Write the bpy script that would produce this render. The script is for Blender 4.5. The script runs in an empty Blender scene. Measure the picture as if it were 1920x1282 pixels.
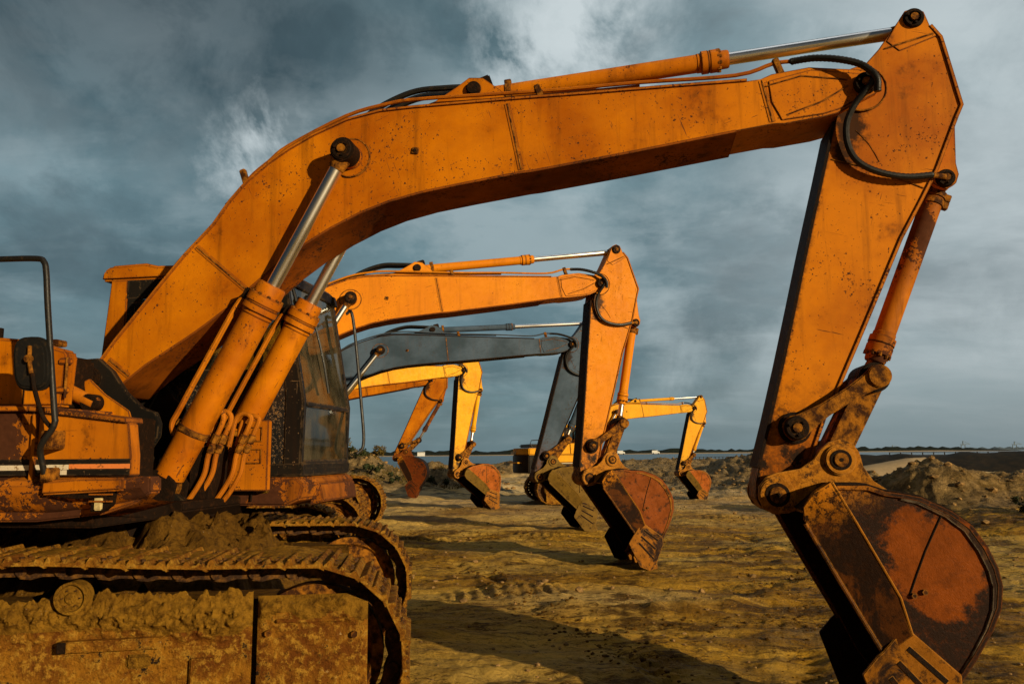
import bpy, bmesh, math, random
import numpy as np
from math import radians, sin, cos, pi, atan2, hypot, sqrt
from mathutils import Vector, Matrix, Euler

random.seed(7)
SC = bpy.context.scene
COL = SC.collection

# ------------------------------------------------------------------ camera
CAM_H = 1.65
cam_d = bpy.data.cameras.new('camera')
cam = bpy.data.objects.new('camera', cam_d)
COL.objects.link(cam)
cam_d.sensor_width = 36
cam_d.lens = 28
cam_d.clip_start = 0.05
cam_d.clip_end = 9000
_p, _r = radians(7.99), radians(0.55)
Fv = Vector((0, cos(_p), sin(_p))); R0 = Vector((1, 0, 0)); U0 = Vector((0, -sin(_p), cos(_p)))
Rv = R0 * cos(_r) - U0 * sin(_r); Uv = U0 * cos(_r) + R0 * sin(_r)
M = Matrix((Rv, Uv, -Fv)).transposed().to_4x4()
M.translation = (0, 0, CAM_H)
cam.matrix_world = M
SC.camera = cam

# ------------------------------------------------------------------ light
SUN_EL = 13.0
SUN_TRAVEL = Vector((-0.70, 0.71, 0)).normalized()      # low sun behind the camera, to its right
sun_dir = Vector((SUN_TRAVEL.x * cos(radians(SUN_EL)), SUN_TRAVEL.y * cos(radians(SUN_EL)), -sin(radians(SUN_EL))))
sd = bpy.data.lights.new('sun', 'SUN'); sd.energy = 5.0; sd.angle = radians(0.6); sd.color = (1.0, 0.80, 0.50)
so = bpy.data.objects.new('sun', sd); COL.objects.link(so)
so.rotation_euler = sun_dir.to_track_quat('-Z', 'Y').to_euler()
so.location = (8, -8, 12)

SC.view_settings.view_transform = 'Standard'
SC.view_settings.look = 'None'
SC.view_settings.exposure = -0.1
SC.view_settings.gamma = 1
SC.render.engine = 'CYCLES'
SC.cycles.max_bounces = 6
SC.cycles.diffuse_bounces = 1
SC.cycles.transparent_max_bounces = 12
SC.cycles.use_denoising = True

# ------------------------------------------------------------------ node helper
class NT:
    def __init__(s, tree): s.t = tree; s.n = tree.nodes; s.l = tree.links
    def new(s, typ, **kw):
        nd = s.n.new(typ)
        for k, v in kw.items():
            if k.startswith('i_'):
                key = k[2:]
                key = int(key) if key.isdigit() else key.replace('_', ' ')
                s.set(nd.inputs[key], v)
            else: setattr(nd, k, v)
        return nd
    def set(s, sock, v):
        if isinstance(v, bpy.types.NodeSocket): s.l.new(v, sock)
        elif isinstance(v, bpy.types.Node): s.l.new(v.outputs[0], sock)
        elif isinstance(v, (tuple, list)) and len(v) == 3 and sock.type == 'RGBA': sock.default_value = (*v, 1)
        else: sock.default_value = v
    def math(s, op, a, b=0.0, c=None, clamp=False):
        m = s.new('ShaderNodeMath', operation=op, use_clamp=clamp)
        s.set(m.inputs[0], a); s.set(m.inputs[1], b)
        if c is not None: s.set(m.inputs[2], c)
        return m.outputs[0]
    def noise(s, vec, scale, detail=4, rough=0.55, dist=0.0):
        nd = s.new('ShaderNodeTexNoise'); nd.inputs['Scale'].default_value = scale
        nd.inputs['Detail'].default_value = detail; nd.inputs['Roughness'].default_value = rough
        nd.inputs['Distortion'].default_value = dist
        if vec is not None: s.set(nd.inputs['Vector'], vec)
        return nd.outputs[0]
    def ramp(s, fac, a, b, lo=0.0, hi=1.0):
        m = s.new('ShaderNodeMapRange'); s.set(m.inputs[0], fac)
        m.inputs[1].default_value = a; m.inputs[2].default_value = b
        m.inputs[3].default_value = lo; m.inputs[4].default_value = hi
        return m.outputs[0]
    def mix(s, fac, a, b, blend='MIX'):
        m = s.new('ShaderNodeMix', data_type='RGBA', blend_type=blend)
        s.set(m.inputs[0], fac); s.set(m.inputs[6], a); s.set(m.inputs[7], b)
        return m.outputs[2]
    def vscale(s, vec, sc, rot=(0, 0, 0)):
        m = s.new('ShaderNodeMapping'); s.set(m.inputs[0], vec)
        m.inputs['Scale'].default_value = sc; m.inputs['Rotation'].default_value = rot
        return m.outputs[0]

# ------------------------------------------------------------------ world: broken overcast at sunset
W = bpy.data.worlds.new('World'); SC.world = W; W.use_nodes = True
t = NT(W.node_tree); t.n.clear()
sky = t.new('ShaderNodeTexSky'); sky.sky_type = 'NISHITA'; sky.sun_disc = False
sky.sun_elevation = radians(SUN_EL); sky.sun_rotation = atan2(-SUN_TRAVEL.x, -SUN_TRAVEL.y)
tc = t.new('ShaderNodeTexCoord')
sep = t.new('ShaderNodeSeparateXYZ'); t.set(sep.inputs[0], tc.outputs['Generated'])
X, Y, Z = sep.outputs[0], sep.outputs[1], sep.outputs[2]
zz = t.math('ADD', t.math('MAXIMUM', Z, 0.0), 0.22)
cx = t.math('DIVIDE', X, zz); cy = t.math('DIVIDE', Y, zz)
cv = t.new('ShaderNodeCombineXYZ'); t.set(cv.inputs[0], cx); t.set(cv.inputs[1], cy)
cvv = cv.outputs[0]
n1 = t.noise(cvv, 0.75, 6, 0.5, 0.4)
n2 = t.noise(t.vscale(cvv, (1.0, 1.6, 1), (0, 0, 0.5)), 2.1, 7, 0.58, 0.3)
n3 = t.noise(tc.outputs['Generated'], 5.5, 7, 0.62, 0.4)
deck = t.ramp(t.math('ADD', n1, t.math('MULTIPLY', t.math('SUBTRACT', n3, .5), .22)), 0.38, 0.60)
wisps = t.ramp(t.math('ADD', n2, t.math('MULTIPLY', t.math('SUBTRACT', n3, .5), .30)), 0.50, 0.66)
base_c = t.mix(deck, (0.070, 0.125, 0.148), (0.185, 0.300, 0.340))
base_c = t.mix(t.math('MULTIPLY', wisps, 0.34), base_c, (0.36, 0.45, 0.48))
n5 = t.noise(t.vscale(tc.outputs['Generated'], (1, 1, 1.9)), 3.4, 10, 0.60, 0.25)
n6 = t.noise(t.vscale(tc.outputs['Generated'], (1, 1, 2.4)), 1.7, 4, 0.5, 0.2)
base_c = t.mix(t.math('MULTIPLY', t.math('MULTIPLY', t.ramp(n5, .48, .60), t.ramp(n6, .42, .60, .10, .70)), t.ramp(t.math('ADD', Z, t.math('MULTIPLY', X, .5)), -.05, .25, .25, 1)), base_c, (0.40, 0.49, 0.515))
base_c = t.mix(t.math('MULTIPLY', t.ramp(n5, .47, .36), .55), base_c, (0.062, 0.100, 0.118))
# right-hand side of the sky is thinner and brighter, the upper left a dark bank
br = t.ramp(X, 0.12, 0.62)
base_c = t.mix(t.math('MULTIPLY', br, t.ramp(n2, 0.2, 0.75, 0.35, 1.0)), base_c, (0.60, 0.67, 0.69))
dk = t.math('MULTIPLY', t.ramp(t.math('ADD', X, t.math('MULTIPLY', t.math('SUBTRACT', n5, .5), .5)), 0.04, -0.30), t.ramp(t.math('ADD', Z, t.math('MULTIPLY', t.math('SUBTRACT', n5, .5), .4)), 0.30, 0.50))
base_c = t.mix(t.math('MULTIPLY', dk, t.ramp(n1, .3, .62, 1.0, .65)), base_c, (0.026, 0.042, 0.050))
# small sunlit cumulus heads at fixed directions
_wn = t.new('ShaderNodeTexNoise'); _wn.inputs['Scale'].default_value = 7; _wn.inputs['Detail'].default_value = 9; _wn.inputs['Roughness'].default_value = .62
t.set(_wn.inputs['Vector'], tc.outputs['Generated'])
_ws = t.new('ShaderNodeVectorMath', operation='MULTIPLY_ADD'); t.set(_ws.inputs[0], _wn.outputs['Color']); _ws.inputs[1].default_value = (.22, .22, .22); _ws.inputs[2].default_value = (-.11, -.11, -.11)
_wa = t.new('ShaderNodeVectorMath', operation='ADD'); t.set(_wa.inputs[0], _ws.outputs[0]); t.set(_wa.inputs[1], tc.outputs['Generated'])
warped = _wa.outputs[0]
def blob(px_dir, rad, amt):
    global base_c
    v = t.new('ShaderNodeVectorMath', operation='DISTANCE'); t.set(v.inputs[0], warped)
    v.inputs[1].default_value = px_dir
    m = t.ramp(v.outputs['Value'], rad * 1.35, rad * 0.25)
    m = t.math('MULTIPLY', m, t.ramp(n3, .40, .54))
    base_c = t.mix(t.math('MULTIPLY', m, amt), base_c, (0.66, 0.74, 0.76))
def pdir(px, py):
    return (Fv + Rv * ((px - 960) / 1493.3) + Uv * ((641 - py) / 1493.3)).normalized()
for px, py, rad, amt in [(1085, 50, .100, .95), (1020, 140, .080, .7), (505, 243, .050, .95), (470, 318, .040, .9), (1310, 690, .07, .22),
                         (1830, 90, .16, .45), (1100, 360, .06, .3), (1900, 600, .05, .35), (1600, 140, .05, .4), (250, 20, .2, .1)]:
    blob(pdir(px, py), rad, amt)
hz = t.ramp(Z, 0.10, 0.0)
base_c = t.mix(t.math('MULTIPLY', hz, 0.75), base_c, (0.140, 0.215, 0.245))
hz2 = t.math('MULTIPLY', t.ramp(Z, 0.22, 0.0), t.ramp(X, .2, .6))
base_c = t.mix(t.math('MULTIPLY', hz2, 0.6), base_c, (0.23, 0.28, 0.30))
# unseen sky overhead and behind the camera, darkened to cut fill light
behind = t.ramp(Y, 0.66, 0.25)
base_c = t.mix(t.math('MULTIPLY', behind, 0.96), base_c, (0.008, 0.011, 0.014))
over = t.ramp(Z, 0.62, 0.95)
base_c = t.mix(t.math('MULTIPLY', over, 0.8), base_c, (0.02, 0.028, 0.034))
# bright patch added to the unseen zenith, for streaks on polished rods
zenith_patch = t.math('MULTIPLY', t.ramp(Z, 0.90, 0.97), t.ramp(n3, .3, .5, .5, 1))
base_c = t.mix(zenith_patch, base_c, (0.85, 0.88, 0.90))
ten = t.mix(1.0, base_c, (10.0, 10.0, 10.0), 'MULTIPLY')
final = t.mix(0.06, ten, sky.outputs[0])
bg = t.new('ShaderNodeBackground'); t.set(bg.inputs[0], final); bg.inputs[1].default_value = 0.1
wo = t.new('ShaderNodeOutputWorld'); t.l.new(bg.outputs[0], wo.inputs[0])

# ------------------------------------------------------------------ materials
MATS = {}
def material(name):
    m = bpy.data.materials.new(name); m.use_nodes = True
    t = NT(m.node_tree); b = t.n['Principled BSDF']; MATS[name] = m
    tc = t.new('ShaderNodeTexCoord'); oi = t.new('ShaderNodeObjectInfo')
    off = t.new('ShaderNodeVectorMath', operation='ADD')
    t.set(off.inputs[0], tc.outputs['Object'])
    sc = t.math('MULTIPLY', oi.outputs['Random'], 37.0)
    t.set(off.inputs[1], sc)
    return m, t, b, off.outputs[0]
def bump(t, b, h, strength, dist=0.01, extra=None):
    bp = t.new('ShaderNodeBump'); bp.inputs['Strength'].default_value = strength; bp.inputs['Distance'].default_value = dist
    t.set(bp.inputs['Height'], h)
    t.l.new(bp.outputs[0], b.inputs['Normal'])
def edge_mask(t, r):
    bv = t.new('ShaderNodeBevel', samples=4); bv.inputs[0].default_value = r
    g = t.new('ShaderNodeNewGeometry')
    d = t.new('ShaderNodeVectorMath', operation='DOT_PRODUCT'); t.set(d.inputs[0], bv.outputs[0]); t.set(d.inputs[1], g.outputs['Normal'])
    return t.ramp(d.outputs['Value'], 0.995, 0.86)

def paint(name, col, dark, speck=1.0, rough=0.5, rust=(0.035, 0.012, 0.005), edge=1.0, grime=0.35):
    m, t, b, v = material(name)
    big = t.noise(v, 1.6, 5, 0.6)
    c = t.mix(t.ramp(t.math('ADD', big, t.math('MULTIPLY', t.math('SUBTRACT', t.noise(v, .55, 3), .5), .5)), 0.38, 0.62), col, dark)
    fine = t.noise(v, 14, 5, 0.65)
    c = t.mix(t.ramp(fine, 0.45, 0.75, 0, 0.35), c, tuple(x * 0.72 for x in col))
    # run-off streaks and dust
    gpos = t.new('ShaderNodeNewGeometry')
    st = t.noise(t.vscale(gpos.outputs['Position'], (10, 10, 0.8)), 1.0, 6, 0.65)
    c = t.mix(t.ramp(st, 0.52, 0.72, 0, grime), c, (0.085, 0.026, 0.003))
    # grime patches
    gp = t.math('MULTIPLY', t.ramp(t.noise(v, 3.2, 8, 0.72), 0.58, 0.70), t.ramp(fine, 0.35, 0.6))
    c = t.mix(t.math('MULTIPLY', gp, grime * 1.3), c, (0.035, 0.012, 0.003))
    # rust specks in clusters
    cl = t.ramp(t.noise(v, 2.3, 3), 0.40, 0.66)
    sp = t.ramp(t.math('ADD', t.noise(v, 55, 3, 0.6), t.math('MULTIPLY', cl, 0.10 * speck)), 0.695, 0.715)
    sp2 = t.ramp(t.math('ADD', t.noise(v, 22, 6, 0.7), t.math('MULTIPLY', cl, 0.11 * speck)), 0.715, 0.735)
    # scratches in two directions
    s1 = t.ramp(t.noise(t.vscale(v, (55, 55, 3.0), (0, 0.6, 0)), 1.0, 3), 0.70, 0.715)
    s2 = t.ramp(t.noise(t.vscale(v, (4.0, 40, 60), (0, -0.35, 0)), 1.0, 3), 0.70, 0.715)
    scr = t.math('MULTIPLY', t.math('MAXIMUM', s1, s2), t.ramp(t.noise(v, 1.9, 2), 0.42, 0.52))
    e = t.math('MULTIPLY', edge_mask(t, 0.014), t.ramp(t.math('ADD', t.noise(v, 11, 6, 0.7), 0.12 * edge), 0.46, 0.56))
    e = t.math('MULTIPLY', e, min(1, edge))
    msk = t.math('MAXIMUM', t.math('MAXIMUM', sp, sp2), t.math('MAXIMUM', e, t.math('MULTIPLY', scr, 0.8)), clamp=True)
    rc = t.mix(t.noise(v, 30, 4), rust, tuple(x * 3.2 for x in rust))
    c = t.mix(msk, c, rc)
    t.set(b.inputs['Base Color'], c)
    t.set(b.inputs['Roughness'], t.math('ADD', t.ramp(fine, 0.3, 0.7, rough - .06, rough + .14), t.math('MULTIPLY', msk, 0.25), clamp=True))
    b.inputs['Specular IOR Level'].default_value = 0.12
    bump(t, b, t.math('SUBTRACT', t.math('MULTIPLY', t.noise(v, 90, 3, 0.7), 0.15), t.math('MULTIPLY', msk, 0.6)), 0.5, 0.004)
    return m

ORANGE = (0.65, 0.200, 0.002); ORANGE_D = (0.40, 0.100, 0.0015)
paint('paint_orange', ORANGE, ORANGE_D, .85, grime=.55)
paint('paint_underside_shade', (0.36, 0.090, 0.002), (0.16, 0.036, 0.002), 1.6, 0.7, grime=.8)  # darkened orange: shade under the boom put into the paint colour
paint('paint_rust_heavy', (0.50, 0.15, 0.006), (0.20, 0.055, 0.006), 4.5, 0.65, grime=.9)
paint('paint_orange_rusty', (0.58, 0.175, 0.004), (0.42, 0.115, 0.003), 1.6, 0.6, grime=0.7)
paint('paint_orange_bright', (0.76, 0.255, 0.003), (0.68, 0.21, 0.003), 0.6, grime=.22)
paint('paint_yellow', (0.88, 0.43, 0.006), (0.80, 0.34, 0.004), 0.7, grime=.2)
paint('paint_yellow_pale', (0.88, 0.42, 0.012), (0.82, 0.35, 0.008), 0.8, grime=.2)
paint('paint_grey', (0.066, 0.100, 0.150), (0.030, 0.052, 0.078), 1.0, 0.55, (0.03, 0.022, 0.015), grime=.15)
paint('paint_black', (0.010, 0.009, 0.008), (0.016, 0.013, 0.010), 0.3, 0.42, (0.12, 0.07, 0.03), edge=.3, grime=.1)

def simple(name, col, rough, metal=0.0, nscale=20, var=0.35, bstr=0.3, spec=0.10, col2=None, nthr=(0.4, 0.65)):
    m, t, b, v = material(name)
    n = t.noise(v, nscale, 6, 0.65)
    c2 = col2 or tuple(x * (1 - var) for x in col)
    t.set(b.inputs['Base Color'], t.mix(t.ramp(n, *nthr), col, c2))
    t.set(b.inputs['Roughness'], t.ramp(n, 0.3, 0.7, rough - .08, min(1, rough + .08)))
    b.inputs['Metallic'].default_value = metal; b.inputs['Specular IOR Level'].default_value = spec
    bump(t, b, t.noise(v, nscale * 3, 5, 0.7), bstr, 0.006)
    return m
simple('grease', (0.012, 0.006, 0.003), 0.7, 0, 25, bstr=1.0, col2=(0.045, 0.016, 0.004), nthr=(.52, .74))
simple('rubber', (0.012, 0.011, 0.010), 0.45, 0, 30, bstr=0.2, col2=(0.05, 0.03, 0.012), nthr=(.55, .8), spec=.3)
simple('chain_steel', (0.035, 0.014, 0.004), 0.65, 0.0, 22, bstr=1.0, col2=(0.18, 0.075, 0.010), nthr=(.44, .66), spec=.2)
simple('rust_brown', (0.045, 0.015, 0.004), 0.75, 0, 16, bstr=1.0, col2=(0.36, 0.135, 0.010), nthr=(.42, .62))
simple('lens', (0.7, 0.55, 0.25), 0.25, 0, 60, bstr=0.1)
simple('white_decal', (0.72, 0.62, 0.45), 0.55, 0, 45, col2=(0.25, 0.14, 0.05), nthr=(.55, .62))
simple('orange_decal', (0.80, 0.24, 0.06), 0.55, 0, 45, col2=(0.35, 0.12, 0.03), nthr=(.55, .62))
simple('dark_seat', (0.02, 0.02, 0.02), 0.8)

# chrome rod with oily staining
m, t, b, v = material('chrome')
n = t.noise(t.vscale(v, (1.5, 12, 12)), 1.0, 4)
t.set(b.inputs['Base Color'], t.mix(t.ramp(n, .55, .75), (0.92, 0.92, 0.90), (0.45, 0.34, 0.18)))
b.inputs['Metallic'].default_value = 1.0
t.set(b.inputs['Roughness'], t.ramp(n, .3, .7, .20, .36))

# bucket: rusted, worn, with grease stains and remains of yellow paint
def bucket_mat(name, red, worn, paintc, dark_amt=0.0):
    m, t, b, v = material(name)
    tcn = [x for x in t.n if x.type == 'TEX_COORD'][0]
    ov = tcn.outputs['Object']
    n = t.noise(v, 6, 8, 0.7); nf = t.noise(v, 24, 8, 0.78)
    c = t.mix(t.ramp(n, .4, .65), red, tuple(x * .6 for x in red))
    st = t.noise(t.vscale(v, (9, 3, 1.2), (0, .35, 0)), 1.0, 6, .7)
    c = t.mix(t.ramp(st, .5, .7, 0, .5), c, tuple(x * 1.25 for x in red))
    if name in ('bucket_side', 'bucket_plain'):     # a smooth rubbed panel with black clogged margins
        dd = t.new('ShaderNodeVectorMath', operation='DISTANCE'); t.set(dd.inputs[0], t.vscale(ov, (1, 0, .85))); dd.inputs[1].default_value = (.50, 0, -.60)
        dk = t.ramp(t.math('ADD', dd.outputs['Value'], t.math('MULTIPLY', t.math('SUBTRACT', t.noise(ov, 5, 9, .72), .5), .45)), *((.225, .265) if name == 'bucket_side' else (.40, .46)))
    else: dk = t.ramp(t.math('ADD', t.noise(v, 2.6, 8, .68, .6), dark_amt), .50, .56)
    c = t.mix(t.math('MULTIPLY', dk, t.ramp(nf, .25, .5, .6, 1)), c, (0.020, 0.009, 0.005))
    c = t.mix(t.ramp(t.noise(v, 13, 9, .8), .54, .60, 0, .25 if name == 'bucket_side' else .8), c, (0.022, 0.009, 0.003))
    # paint remains near the hinge
    sep = t.new('ShaderNodeSeparateXYZ'); t.set(sep.inputs[0], ov)
    near_top = t.ramp(t.math('ADD', sep.outputs[2], t.math('MULTIPLY', n, .35)), -.10, .12)
    ps = t.math('MULTIPLY', near_top, t.ramp(nf, .45, .54))
    c = t.mix(ps, c, paintc)
    c = t.mix(t.math('MULTIPLY', t.ramp(nf, .66, .70), .7), c, worn)
    e = t.math('MULTIPLY', edge_mask(t, 0.012), t.ramp(nf, .38, .55))
    c = t.mix(t.math('MULTIPLY', e, .85), c, worn)
    t.set(b.inputs['Base Color'], c)
    t.set(b.inputs['Roughness'], t.ramp(n, .3, .7, .38, .7)); b.inputs['Specular IOR Level'].default_value = .08
    bump(t, b, t.math('ADD', nf, t.math('MULTIPLY', t.noise(v, 80, 4, .7), .5)), .7, .006)
    return m
bucket_mat('bucket_side', (0.24, 0.054, 0.002), (0.26, 0.075, 0.008), (0.45, 0.16, 0.010), .02)
bucket_mat('bucket_plain', (0.23, 0.052, 0.002), (0.28, 0.08, 0.008), (0.34, 0.12, 0.010), -.1)
bucket_mat('bucket_red', (0.13, 0.026, 0.003), (0.22, 0.06, 0.008), (0.24, 0.07, 0.008), -.04)
bucket_mat('bucket_strip', (0.10, 0.045, 0.014), (0.34, 0.27, 0.18), (0.30, 0.12, 0.02), .03)
bucket_mat('bucket_dark', (0.105, 0.032, 0.006), (0.42, 0.17, 0.02), (0.58, 0.20, 0.008), .07)
bucket_mat('bucket_worn', (0.32, 0.115, 0.006), (0.46, 0.20, 0.03), (0.46, 0.175, 0.010), -.02)
bucket_mat('bucket_ochre', (0.17, 0.095, 0.014), (0.30, 0.16, 0.03), (0.20, 0.115, 0.02), -.10)
bucket_mat('bucket_orange', (0.38, 0.092, 0.004), (0.45, 0.22, 0.05), (0.5, 0.14, 0.02), -.16)

# mud
def mud(name, a, bcol, wet, sc=1.0):
    m, t, b, v = material(name)
    n = t.noise(v, 2.2 * sc, 8, .65, .3); nf = t.noise(v, 25 * sc, 8, .7)
    c = t.mix(t.ramp(n, .38, .62), a, bcol)
    c = t.mix(t.ramp(nf, .46, .66, 0, .85), c, wet)
    sp = t.ramp(t.noise(v, 160, 2), .73, .76)
    c = t.mix(sp, c, (0.5, 0.42, 0.3))
    t.set(b.inputs['Base Color'], c); t.set(b.inputs['Roughness'], t.ramp(n, .3, .7, .6, .95))
    b.inputs['Specular IOR Level'].default_value = .08
    h = t.math('ADD', t.math('MULTIPLY', nf, 1.0), t.math('MULTIPLY', t.noise(v, 110, 5, .7), .4))
    bump(t, b, h, 1.0, .035)
    return m
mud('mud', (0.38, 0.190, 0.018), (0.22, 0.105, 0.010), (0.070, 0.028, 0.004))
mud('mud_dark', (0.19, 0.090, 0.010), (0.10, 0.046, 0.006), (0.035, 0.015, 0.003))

# rusty panel with thin mud film
m, t, b, v = material('rust_mud')
n = t.noise(v, 3.4, 8, .7, .4); nf = t.noise(v, 22, 8, .72)
c = t.mix(t.ramp(n, .42, .58), (0.34, 0.145, 0.012), (0.15, 0.048, 0.006))
c = t.mix(t.ramp(nf, .5, .6), c, (0.42, 0.215, 0.026))
c = t.mix(t.ramp(t.noise(v, 45, 6, .75), .52, .66, 0, .8), c, (0.06, 0.022, 0.004))
c = t.mix(t.math('MULTIPLY', t.ramp(t.noise(v, 5.5, 8, .75), .60, .63), 1.0), c, (0.022, 0.012, 0.008))
c = t.mix(t.math('MULTIPLY', t.ramp(t.noise(v, 7.5, 8, .75), .64, .67), .9), c, (0.55, 0.36, 0.14))
t.set(b.inputs['Base Color'], c); b.inputs['Roughness'].default_value = .8; b.inputs['Specular IOR Level'].default_value = .08
bump(t, b, t.math('ADD', nf, n), 1.0, .03)

# ground
m, t, b, v = material('wet_sand')
tcn = [x for x in t.n if x.type == 'TEX_COORD'][0]; ov = tcn.outputs['Object']
n = t.noise(ov, .22, 6, .6, .5); n2 = t.noise(t.vscale(ov, (.35, 1.3, 1), (0, 0, .25)), 1.0, 8, .65, .8); nf = t.noise(ov, 11, 9, .7)
c = t.mix(t.ramp(n2, .42, .56), (0.64, 0.340, 0.030), (0.26, 0.125, 0.009))
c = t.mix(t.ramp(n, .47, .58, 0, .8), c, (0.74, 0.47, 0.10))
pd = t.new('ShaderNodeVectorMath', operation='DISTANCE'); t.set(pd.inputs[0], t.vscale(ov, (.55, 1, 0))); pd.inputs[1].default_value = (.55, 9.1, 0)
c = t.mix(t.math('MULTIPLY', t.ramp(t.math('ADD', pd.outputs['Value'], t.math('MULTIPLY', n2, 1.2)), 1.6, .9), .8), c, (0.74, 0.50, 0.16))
damp = t.ramp(t.noise(t.vscale(ov, (.55, 1.5, 1), (0, 0, .3)), 1.0, 9, .72, .8), .53, .60)
c = t.mix(t.math('MULTIPLY', damp, .85), c, (0.085, 0.036, 0.003))
fine_s = t.ramp(t.noise(t.vscale(ov, (2.0, 6.5, 1), (0, 0, .22)), 2.0, 9, .75, .5), .52, .58)
c = t.mix(t.math('MULTIPLY', fine_s, t.ramp(t.noise(ov, .8, 4), .38, .55, .2, .85)), c, (0.075, 0.032, 0.003))
crumb = t.math('MULTIPLY', t.ramp(t.noise(ov, 16, 8, .8), .55, .60), t.ramp(t.noise(ov, 1.3, 5, .65), .42, .56, .15, 1))
c = t.mix(t.math('MULTIPLY', crumb, .85), c, (0.05, 0.022, 0.003))
c = t.mix(t.ramp(t.noise(ov, 38, 5, .7), .56, .68, 0, .45), c, (0.70, 0.45, 0.12))
sep = t.new('ShaderNodeSeparateXYZ'); t.set(sep.inputs[0], ov)
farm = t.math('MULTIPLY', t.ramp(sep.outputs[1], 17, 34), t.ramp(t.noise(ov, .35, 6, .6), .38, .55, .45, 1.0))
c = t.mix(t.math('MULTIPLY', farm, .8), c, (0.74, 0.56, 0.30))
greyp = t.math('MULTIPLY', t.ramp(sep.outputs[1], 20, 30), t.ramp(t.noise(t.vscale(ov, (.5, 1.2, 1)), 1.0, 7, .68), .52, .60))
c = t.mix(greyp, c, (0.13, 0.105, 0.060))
c = t.mix(t.ramp(t.noise(ov, 75, 2), .755, .775, 0, .9), c, (0.55, 0.46, 0.33))
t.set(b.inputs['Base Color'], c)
t.set(b.inputs['Roughness'], t.ramp(n2, .35, .65, .92, .58)); b.inputs['Specular IOR Level'].default_value = .10
pile = t.math('MULTIPLY', t.ramp(t.math('ADD', sep.outputs[2], t.math('MULTIPLY', n2, .25)), .38, .55), t.ramp(sep.outputs[1], 15, 18))
pc_ = t.mix(t.ramp(t.noise(ov, 2.6, 9, .75), .42, .60), (0.36, 0.235, 0.095), (0.060, 0.038, 0.014))
pc_ = t.mix(t.ramp(t.noise(ov, 9, 8, .75), .50, .62, 0, .8), pc_, (0.07, 0.050, 0.024))
c = t.mix(t.math('MULTIPLY', pile, .85), c, pc_); t.set(b.inputs['Base Color'], c)
hh = t.math('ADD', t.math('MULTIPLY', t.noise(ov, 6, 10, .74, .4), 1.7), t.math('MULTIPLY', t.noise(ov, 45, 6, .7), .35))
hh = t.math('ADD', hh, t.math('MULTIPLY', t.noise(t.vscale(ov, (1.6, 3.6, 1), (0, 0, .2)), 1.5, 8, .68), 1.0))
bump(t, b, hh, 1.0, .065)

simple('rock', (0.34, 0.20, 0.07), 0.85, 0, 8, bstr=.6, col2=(0.13, 0.075, 0.03))
simple('pale_sand', (0.50, 0.36, 0.20), 0.9, 0, 3, var=.15, bstr=.2)
simple('black_earth', (0.018, 0.016, 0.012), 0.85, 0, 2, bstr=.6, col2=(0.04, 0.03, 0.02))
simple('far_trees', (0.018, 0.024, 0.016), 0.95, 0, .2)
simple('far_grey', (0.17, 0.21, 0.23), 0.9, 0, .2)  # distance haze put into the base colour, pale and bluish
simple('white_paint', (0.75, 0.75, 0.72), 0.5, 0, 5, var=.1, bstr=0)
simple('timber_dark', (0.03, 0.025, 0.02), 0.8, 0, 5)
simple('leaf_dry', (0.13, 0.085, 0.016), 0.7, 0, 4, col2=(0.06, 0.05, 0.012))
simple('leaf_green', (0.045, 0.052, 0.018), 0.7, 0, 4, col2=(0.02, 0.03, 0.014))
m, t, b, v = material('sea')
b.inputs['Base Color'].default_value = (0.035, 0.06, 0.075, 1); b.inputs['Roughness'].default_value = .28
tcn = [x for x in t.n if x.type == 'TEX_COORD'][0]
bump(t, b, t.noise(t.vscale(tcn.outputs['Object'], (.25, .6, 1)), 1.0, 5, .6), .8, .5)

# glass with dust and wiped streaks
m = bpy.data.materials.new('dirty_glass'); m.use_nodes = True; MATS['dirty_glass'] = m
t = NT(m.node_tree); t.n.clear()
tc = t.new('ShaderNodeTexCoord'); ov = tc.outputs['Object']
tr = t.new('ShaderNodeBsdfTransparent'); tr.inputs[0].default_value = (0.72, 0.78, 0.76, 1)
gl = t.new('ShaderNodeBsdfGlossy'); gl.inputs[1].default_value = 0.04; gl.inputs[0].default_value = (.8, .85, .85, 1)
df = t.new('ShaderNodeBsdfDiffuse'); df.inputs[0].default_value = (0.16, 0.12, 0.07, 1)
fr = t.new('ShaderNodeFresnel'); fr.inputs[0].default_value = 1.5
ms = t.new('ShaderNodeMixShader'); t.set(ms.inputs[0], t.math('ADD', fr.outputs[0], .03)); t.l.new(tr.outputs[0], ms.inputs[1]); t.l.new(gl.outputs[0], ms.inputs[2])
dirt = t.math('ADD', t.ramp(t.noise(t.vscale(ov, (3, 3, 1.2)), 2.0, 7, .7), .42, .75, .05, .55), t.ramp(t.noise(ov, 90, 3), .70, .73, 0, .7), clamp=True)
ms2 = t.new('ShaderNodeMixShader'); t.set(ms2.inputs[0], dirt); t.l.new(ms.outputs[0], ms2.inputs[1]); t.l.new(df.outputs[0], ms2.inputs[2])
mo = t.new('ShaderNodeOutputMaterial'); t.l.new(ms2.outputs[0], mo.inputs[0])

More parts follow.
